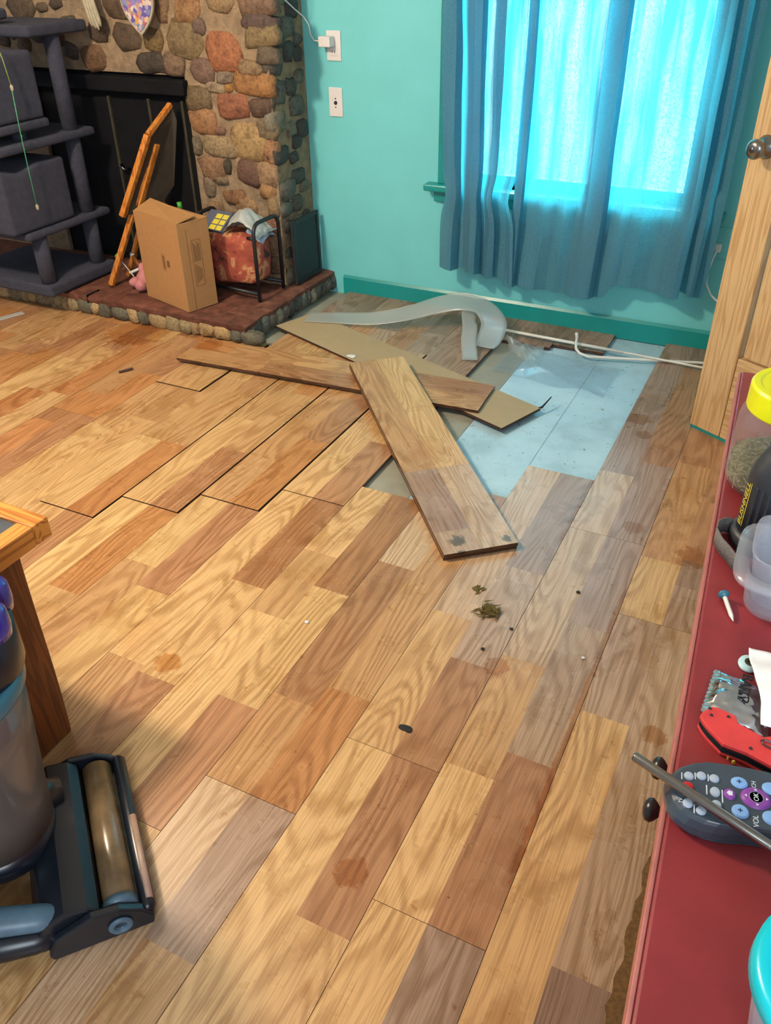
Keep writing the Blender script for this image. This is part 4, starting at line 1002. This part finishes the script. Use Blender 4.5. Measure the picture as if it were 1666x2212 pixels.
# foil packet
fo = thing('foil_packet', 'crinkled silver foil packet lettered in black marker', 'packet', (.045, .55, ZT))
c4 = [Vector((.0205, .5785)), Vector((.0175, .526)), Vector((.069, .519)), Vector((.066, .5735))]
def fol(u, v):
    p = c4[1].lerp(c4[0], v).lerp(c4[2].lerp(c4[3], v), u)
    e = min(1, u*7)*min(1, (1-u)*7); puff = .009*(math.sin(math.pi*v)**.6)*math.sin(math.pi*u)**.5*e
    w_ = .0022*noise.noise(Vector((u*6, v*7, 3)))*e + (.0006*math.sin(v*90) if u < .12 else 0)
    x = p.x - (.0006*(int(v*60) % 2) if u < .02 else 0)
    return (x, p.y, ZT+.0012+puff+w_)
obj('pouch', MB().grid(48, 40, fol), MT['foil'], fo, smooth=True)
Mt = Matrix.Translation((.0452, .5575, ZT+.0135)) @ Matrix.Rotation(R(-92), 4, 'Z')
obj('lettering', text_mesh('BAIT', .0125, Mt, .0006), MT['inkblack'], fo)
# paper
pp = thing('paper_slip', 'crumpled white paper slip at the cabinet edge of the photo', 'paper', (.08, .58, ZT))
def pap(u, v):
    y = .606-.085*v; xl = [.0425, .0455, .052, .0585, .061][min(4, int(v*4.99))]; t_ = v*4-int(v*3.999)
    L_ = [.0425, .0455, .052, .0585, .061, .064]; k = min(3, int(v*4)); xl = L_[k]+(L_[k+1]-L_[k])*(v*4-k)
    return (xl+(.125-xl)*u, y+.004*u, ZT+.012+.010*math.sin(math.pi*v)*(.4+u)+.003*noise.noise(Vector((u*4, v*4, 6))))
obj('sheet', MB().grid(30, 30, pap), MT['paper'], pp, smooth=True, solid=.0003)
ws = thing('key_tag', 'small pale blue plastic tag with a brass eyelet beside the paper', 'tag', (.046, .598, ZT))
obj('disc', MB().lathe([(.0, 0), (.009, 0), (.0095, .001), (.009, .0025), (0, .0025)], 24, Matrix.Translation((.0455, .598, ZT)) @ Matrix.Diagonal((.9, 1.1, 1, 1))), mat('pale_blue_plastic', srgb(190, 226, 234), .4), ws, smooth=True)
obj('eyelet', MB().lathe([(.002, .0026), (.0045, .0026), (.0045, .0034), (.002, .0034), (.002, .0026)], 18, at_(.0465, .599, ZT)), MT['brass'], ws)
# folding knife
kn = thing('pocket_knife', 'coral red folding pocket knife with black liners and wire clip', 'knife', (.06, .5, ZT))
up_ = [(.0173, .5085), (.0185, .5135), (.0240, .5219), (.0285, .5233), (.0331, .5224), (.0429, .5202), (.0448, .5135), (.0550, .5105), (.0644, .5075), (.0692, .5107), (.085, .5065), (.105, .499), (.118, .490), (.120, .480), (.112, .473), (.095, .473), (.072, .4815), (.0552, .4864), (.0374, .4876), (.0256, .4978), (.0208, .5029)]
def shr(poly, k, dx=0, dy=0):
    cx = sum(p[0] for p in poly)/len(poly); cy = sum(p[1] for p in poly)/len(poly)
    return [(cx+(x-cx)*k+dx, cy+(y-cy)*k+dy) for x, y in poly]
obj('handle_scale', MB().prism(up_, ZT+.0095, ZT+.0135), MT['redscale'], kn, bevel=.0008)
obj('handle_scale', MB().prism(up_, ZT, ZT+.0035), MT['redscale'], kn, bevel=.0008)
obj('liner', MB().prism(shr(up_, .985), ZT+.0035, ZT+.0050), MT['blackplastic'], kn); obj('liner', MB().prism(shr(up_, .985), ZT+.0080, ZT+.0095), MT['blackplastic'], kn)
obj('blade_spine', MB().prism([(.0440, .514), (.0545, .5128), (.0660, .5098), (.085, .506), (.105, .498), (.10, .485), (.06, .492), (.04, .50)], ZT+.0052, ZT+.0078), MT['darksteel'], kn)
obj('back_spacer', MB().prism([(.022, .503), (.027, .4985), (.038, .4895), (.055, .4885), (.072, .484), (.10, .476), (.10, .48), (.06, .494), (.03, .503)], ZT+.0051, ZT+.0079), MT['blackplastic'], kn)
for (x, y) in ((.0232, .5190), (.0253, .5125), (.0375, .5165), (.0567, .4915)): obj('screw', MB().lathe([(0, .0008), (.0012, .0007), (.0014, 0)], 12, at_(x, y, ZT+.0135)), MT['darksteel'], kn)
obj('wire_clip', MB().tube([(.100, .4945, ZT+.0148), (.075, .5015, ZT+.0150), (.0655, .5035, ZT+.0148), (.0628, .5015, ZT+.0147), (.0645, .4985, ZT+.0148), (.075, .4955, ZT+.0150), (.100, .4885, ZT+.0148)], .0007, 8), MT['darksteel'], kn, smooth=True)
# remote control
rm = thing('remote_control', 'dark grey remote control with blue, purple and red buttons', 'remote', (.09, .44, ZT))
axd = R(11)
out = [(.0044, .4342), (.0055, .4400), (.0095, .4480), (.0164, .4551), (.026, .4610), (.0383, .4646), (.055, .4685), (.0739, .4715), (.10, .4770), (.14, .4840), (.18, .4905), (.20, .491), (.208, .482), (.211, .470), (.210, .455), (.20, .447), (.16, .437), (.12, .4285), (.085, .4200), (.0612, .4138), (.0506, .4093), (.042, .4068), (.0332, .4056), (.0240, .4062), (.0163, .4095), (.0105, .4158), (.0066, .4250)]
def scal(k, dx=0): return shr(out, k)
mb = MB(); n = len(out); layers = [(out, .004), (scal(1.0), .010), (scal(.965), .0165), (scal(.925), .0195)]
vs = [(x, y, ZT+z) for x, y in scal(.93) for z in (0,)]; lay = [(scal(.93), 0)]+layers
vs = [(x, y, ZT+z) for poly, z in lay for x, y in poly]; fsx = []
for i in range(len(lay)-1):
    for k in range(n): fsx.append((i*n+k, i*n+(k+1) % n, (i+1)*n+(k+1) % n, (i+1)*n+k))
fsx.append(tuple(range(n))); fsx.append(tuple((len(lay)-1)*n+k for k in range(n)))
mb.add(vs, fsx); obj('shell', mb, MT['remote'], rm, smooth=False, bevel=.0008)
ZB = ZT+.0195
def button(x, y, r, m, sx=1.0, h=.0016, label=None):
    Mb = Matrix.Translation((x, y, ZB)) @ Matrix.Rotation(axd, 4, 'Z') @ Matrix.Diagonal((1, sx, 1, 1))
    return obj('button', MB().lathe([(r*1.12, -.0005), (r*1.12, .0003), (r, .0005), (r, h*.8), (r*.85, h), (0, h)], 22, Mb), MT[m], rm, smooth=True)
for (x, y, r, m, sx) in ((.0191, .4404, .0031, 'btn', 1), (.0272, .4444, .0031, 'btn', 1), (.0359, .4459, .0031, 'btn', 1), (.0381, .4344, .0031, 'btn', 1.2), (.0199, .4311, .0036, 'btnred', .9), (.0224, .4166, .0031, 'btn', 1.1), (.0317, .4143, .0031, 'btn', 1.0),
        (.0405, .424, .0031, 'btn', 1), (.0476, .4368, .0036, 'purple', 1.2), (.0524, .4499, .0052, 'btnblue', .85), (.0561, .4254, .0052, 'btnblue', 1), (.0728, .4541, .0052, 'btnblue', .9), (.0757, .4289, .0052, 'btnblue', 1.0), (.0645, .4411, .0092, 'purple', .9)):
    button(x, y, r, m, sx)
obj('ok_ring', MB().lathe([(.0044, .0017), (.0047, .0019), (.0050, .0017)], 30, Matrix.Translation((.0645, .4411, ZB))), MT['lilac'], rm)
for i in range(4):
    for j in range(3): button(.096+.021*i, .4600-.0135*j+.0042*i, .0042, 'btn', .8)
def lab(s_, x, y, size, m='print', z=ZB+.0001):
    Mt = Matrix.Translation((x, y, z)) @ Matrix.Rotation(R(100), 4, 'Z')
    obj('lettering', text_mesh(s_, size, Mt, .0001), MT[m], rm)
lab('CH', .0619, .4529, .0042); lab('VOL', .0668, .4221, .0052); lab('TV', .0177, .4171, .0036); lab('OK', .0645, .4411, .0048, 'print', ZB+.0018)
lab('+', .0524, .4499, .0070, 'inkblue', ZB+.0018); lab('+', .0561, .4254, .0070, 'inkblue', ZB+.0018)
for dx, dy, rz in ((-.0068, -.0013, 100), (.0068, .0013, 280), (-.0013, .0062, 10), (.0013, -.0062, 190)):
    obj('arrow', MB().prism([(-.0011, -.0006), (.0011, -.0006), (0, .0010)], 0, .0003, Matrix.Translation((.0645+dx, .4411+dy, ZB+.0016)) @ Matrix.Rotation(R(rz-90+90 if abs(dx) > abs(dy) else rz-10), 4, 'Z')), MT['print'], rm)
obj('home_symbol', MB().prism([(-.0018, -.0016), (.0018, -.0016), (.0018, .0003), (.0026, .0003), (0, .0024), (-.0026, .0003), (-.0018, .0003)], 0, .0002, Matrix.Translation((.0476, .4368, ZB+.0016)) @ Matrix.Rotation(R(100), 4, 'Z')), MT['print'], rm)
for (x, y, ln) in ((.0146, .4385, .006), (.0232, .4425, .006), (.0318, .4450, .006), (.0325, .4340, .008), (.0432, .4330, .011), (.0272, .4140, .007)):
    Mt = Matrix.Translation((x, y, ZB)) @ Matrix.Rotation(R(100), 4, 'Z')
    obj('print_mark', MB().box((-ln/2, -.0004, 0), (ln/2, .0004, .0002), Mt), MT['print'], rm)
# steel rod
sr = thing('steel_rod', 'thin steel rod lying across the remote and over the cabinet edge', 'rod', (.08, .42, ZT))
p, q = Vector((-.0200, .4340, .9285)), Vector((.0767, .4010, .9262)); d = (q-p)
obj('shaft', MB().tube([p, p+d*.012, q+d*.9], [.0030, .0036, .0036], 16), MT['steel'], sr, smooth=True)
# lidded cup at the corner
cu_ = thing('plastic_cup', 'clear plastic cup with a bright cyan rim near the corner', 'cup', (.117, .292, ZT))
obj('cup_body', MB().lathe([(.034, 0), (.037, .002), (.0465, .066), (.0445, .066), (.035, .004), (0, .003)], 44), MT['tub'], cu_, smooth=True, local=True)
obj('rim', MB().lathe([(.036, .066), (.0475, .064), (.0505, .0665), (.0500, .076), (.046, .079), (.039, .077), (.036, .070), (.036, .066)], 56), MT['cyan'], cu_, smooth=True, local=True)
for i, (x, y) in enumerate(((.060, .4855), (.0555, .4875))):
    chip('yellow_crumb', ('larger' if i == 0 else 'smaller')+' yellow crumb between knife and remote', x-.012, y-.002, ZT, .0028-.0012*i, .002-.001*i, 'yprint', 70+i, .0012)

# ------------------------------------------------------------------ end table
et = thing('end_table', 'orange framed wooden end table with dark slate inset at left', 'table', (-1.4, .6, 0))
TX, TY, TZ = -1.188, .900, .50
x0, y0 = TX-.5, TY-.55
fr = .040
def eb(name, a, b, m, bev=.003): return obj(name, MB().box(a, b), MT[m], et, bevel=bev)
eb('top_rail', (x0, TY-fr, TZ-.045), (TX, TY, TZ), 'oak_ox'); eb('top_rail', (x0, y0, TZ-.045), (TX, y0+fr, TZ), 'oak_ox')
eb('top_rail', (TX-fr, y0+fr, TZ-.045), (TX, TY-fr, TZ), 'oak_oy'); eb('top_rail', (x0, y0+fr, TZ-.045), (x0+fr, TY-fr, TZ), 'oak_oy')
eb('inset', (x0+fr, y0+fr, TZ-.035), (TX-fr, TY-fr, TZ-.006), 'tile', 0)
# sabre side panel: swells outward to the floor
def side(xb, yb, sgn):
    n = 16; mb = MB(); vs = []
    for i in range(n+1):
        t_ = i/n; z = (TZ-.045)*(1-t_); bow = .026*t_**1.6+.010*math.sin(math.pi*t_)*t_
        for (dx, dy) in ((0, 0), (0, -.34), (-.05, -.34), (-.05, 0)):
            vs.append((xb+dx+bow, yb+dy+(-.030*t_**1.2 if dy == 0 else 0), z))
    fs_ = [(i*4+k, i*4+(k+1) % 4, (i+1)*4+(k+1) % 4, (i+1)*4+k) for i in range(n) for k in range(4)]+[(3, 2, 1, 0), tuple(n*4+k for k in range(4))]
    mb.add(vs, fs_); return mb
obj('side_panel', side(TX-.012, TY-.075, 1), MT['walnut'], et, bevel=.004)
for (x, y) in ((x0+.03, y0+.04), (x0+.03, TY-.09), (TX-.07, y0+.03)): eb('leg', (x, y, 0), (x+.05, y+.05, TZ-.045), 'walnut')

# ------------------------------------------------------------------ vacuum cleaner
vc = thing('vacuum_cleaner', 'upright vacuum cleaner with smoky bin and blue cyclone caps', 'vacuum', (-.872, .640, 0), R(-40.5))
def vo_(name, mb, m, smooth=False, bev=0, par=None): return obj(name, mb, MT[m], par or vc, smooth=smooth, bevel=bev, local=True)
MX = Matrix(((0, 0, 1, 0), (1, 0, 0, 0), (0, 1, 0, 0), (0, 0, 0, 1)))   # (y,z) profile extruded along x
vo_('bumper_bar', MB().tube([(-.178, .002, .036), (-.172, .004, .038), (.168, .004, .038), (.176, .002, .036)], [.010, .0135, .0135, .010], 16), 'vac', True)
vo_('bumper_strip', MB().tube([(-.02, .009, .0475), (.160, .009, .0475)], .0065, 10), 'bumper', True)
vo_('brush_cover', MB().tube([(-.165, -.040, .044), (-.16, -.040, .044), (.148, -.040, .044), (.155, -.040, .044)], [.022, .028, .028, .022], 22), 'brushclear', True)
vo_('cover_cap', MB().tube([(.146, -.040, .044), (.162, -.040, .044)], .0305, 22), 'vacgrey', True)
vo_('brush_housing', MB().prism([(-.012, .012), (-.012, .022), (-.066, .022), (-.072, .070), (-.088, .086), (-.125, .092), (-.165, .075), (-.180, .045), (-.180, .012)], -.170, .165, MX), 'vac', True and False, .006)
vo_('side_plate', MB().prism([(.008, .006), (.012, .030), (-.004, .052), (-.040, .076), (-.085, .082), (-.15, .055), (-.165, .02), (-.16, .006)], .165, .182, MX), 'vac', False, .004)
vo_('side_plate', MB().prism([(.008, .006), (.012, .030), (-.004, .052), (-.040, .076), (-.085, .082), (-.15, .055), (-.165, .02), (-.16, .006)], -.182, -.170, MX), 'vac', False, .004)
vo_('hub_ring', MB().lathe([(.010, .0), (.020, .0), (.021, .003), (.018, .006), (.012, .006), (.010, .003), (.010, 0)], 28, Matrix.Translation((.182, -.045, .038)) @ Matrix.Rotation(R(90), 4, 'Y')), 'vacgrey', True)
vo_('neck', MB().tube([(-.10, -.11, .085), (-.09, -.15, .10), (-.06, -.19, .09)], [.030, .038, .04], 18), 'vac', True)
vo_('side_arm', MB().tube([(.145, -.115, .060), (.140, -.17, .078), (.125, -.24, .088), (.10, -.31, .082), (.07, -.38, .06)], [.020, .024, .026, .026, .022], 14, flat=(1, .8)), 'vacgrey', True)
vo_('arm_shell', MB().tube([(.152, -.12, .035), (.152, -.18, .040), (.14, -.25, .045), (.115, -.32, .042), (.08, -.39, .035)], [.018, .024, .028, .028, .022], 14), 'vac', True)
for x in (.0, .10): vo_('wheel', MB().lathe([(.0, -.016), (.03, -.016), (.038, -.010), (.038, .010), (.03, .016), (0, .016)], 26, Matrix.Translation((x, -.375, .0385)) @ Matrix.Rotation(R(90), 4, 'Y')), 'blackrubber', True)
cx, cy = -.043, -.212
vo_('bin_base', MB().lathe([(.05, .055), (.082, .060), (.093, .075), (.095, .12), (.0, .122)], 40, at_(cx, cy)), 'vac', True)
vo_('dust_bin', MB().lathe([(.0945, .12), (.101, .20), (.115, .35), (.124, .45)], 44, at_(cx, cy)), 'bin', True)
vo_('bin_core', MB().lathe([(.05, .122), (.06, .44), (0, .44)], 30, at_(cx, cy)), 'vac', True)
vo_('teal_ring', MB().lathe([(.112, .448), (.127, .448), (.1295, .453), (.1295, .470), (.126, .478), (.108, .478), (.104, .472)], 48, at_(cx, cy)), 'teal_vac', True)
vo_('cyclone_drum', MB().lathe([(.092, .470), (.096, .48), (.096, .565), (.08, .57), (0, .57)], 40, at_(cx-.010, cy+.040)), 'vac', True)
for k in range(7):
    a = R(k*360/7+8); px, py = cx-.010+.074*math.cos(a), cy+.040+.074*math.sin(a)
    c_ = vo_('cyclone_cap', MB().lathe([(.031, .56), (.033, .575), (.032, .602), (.025, .612), (0, .614)], 22, at_(px, py)), 'blue_vac', True)
    vo_('cap_button', MB().lathe([(.020, .607), (.021, .618), (.015, .626), (0, .627)], 18, at_(px, py)), 'lilac', True, par=c_)
vo_('upper_cap', MB().lathe([(.042, .58), (.046, .64), (.044, .70), (.03, .72), (0, .725)], 30, at_(cx-.010, cy+.03)), 'blue_vac', True)
vo_('spine', MB().box((cx-.035, cy-.17, .06), (cx+.035, cy-.135, .60)), 'vac', False, .012)
vo_('upper_body', MB().box((cx-.105, cy-.26, .60), (cx+.105, cy-.135, .98)), 'vac', False, .04)
vo_('handle', MB().tube([(cx, cy-.19, .97), (cx, cy-.20, 1.06), (cx, cy-.24, 1.12)], .02, 12), 'vac', True)
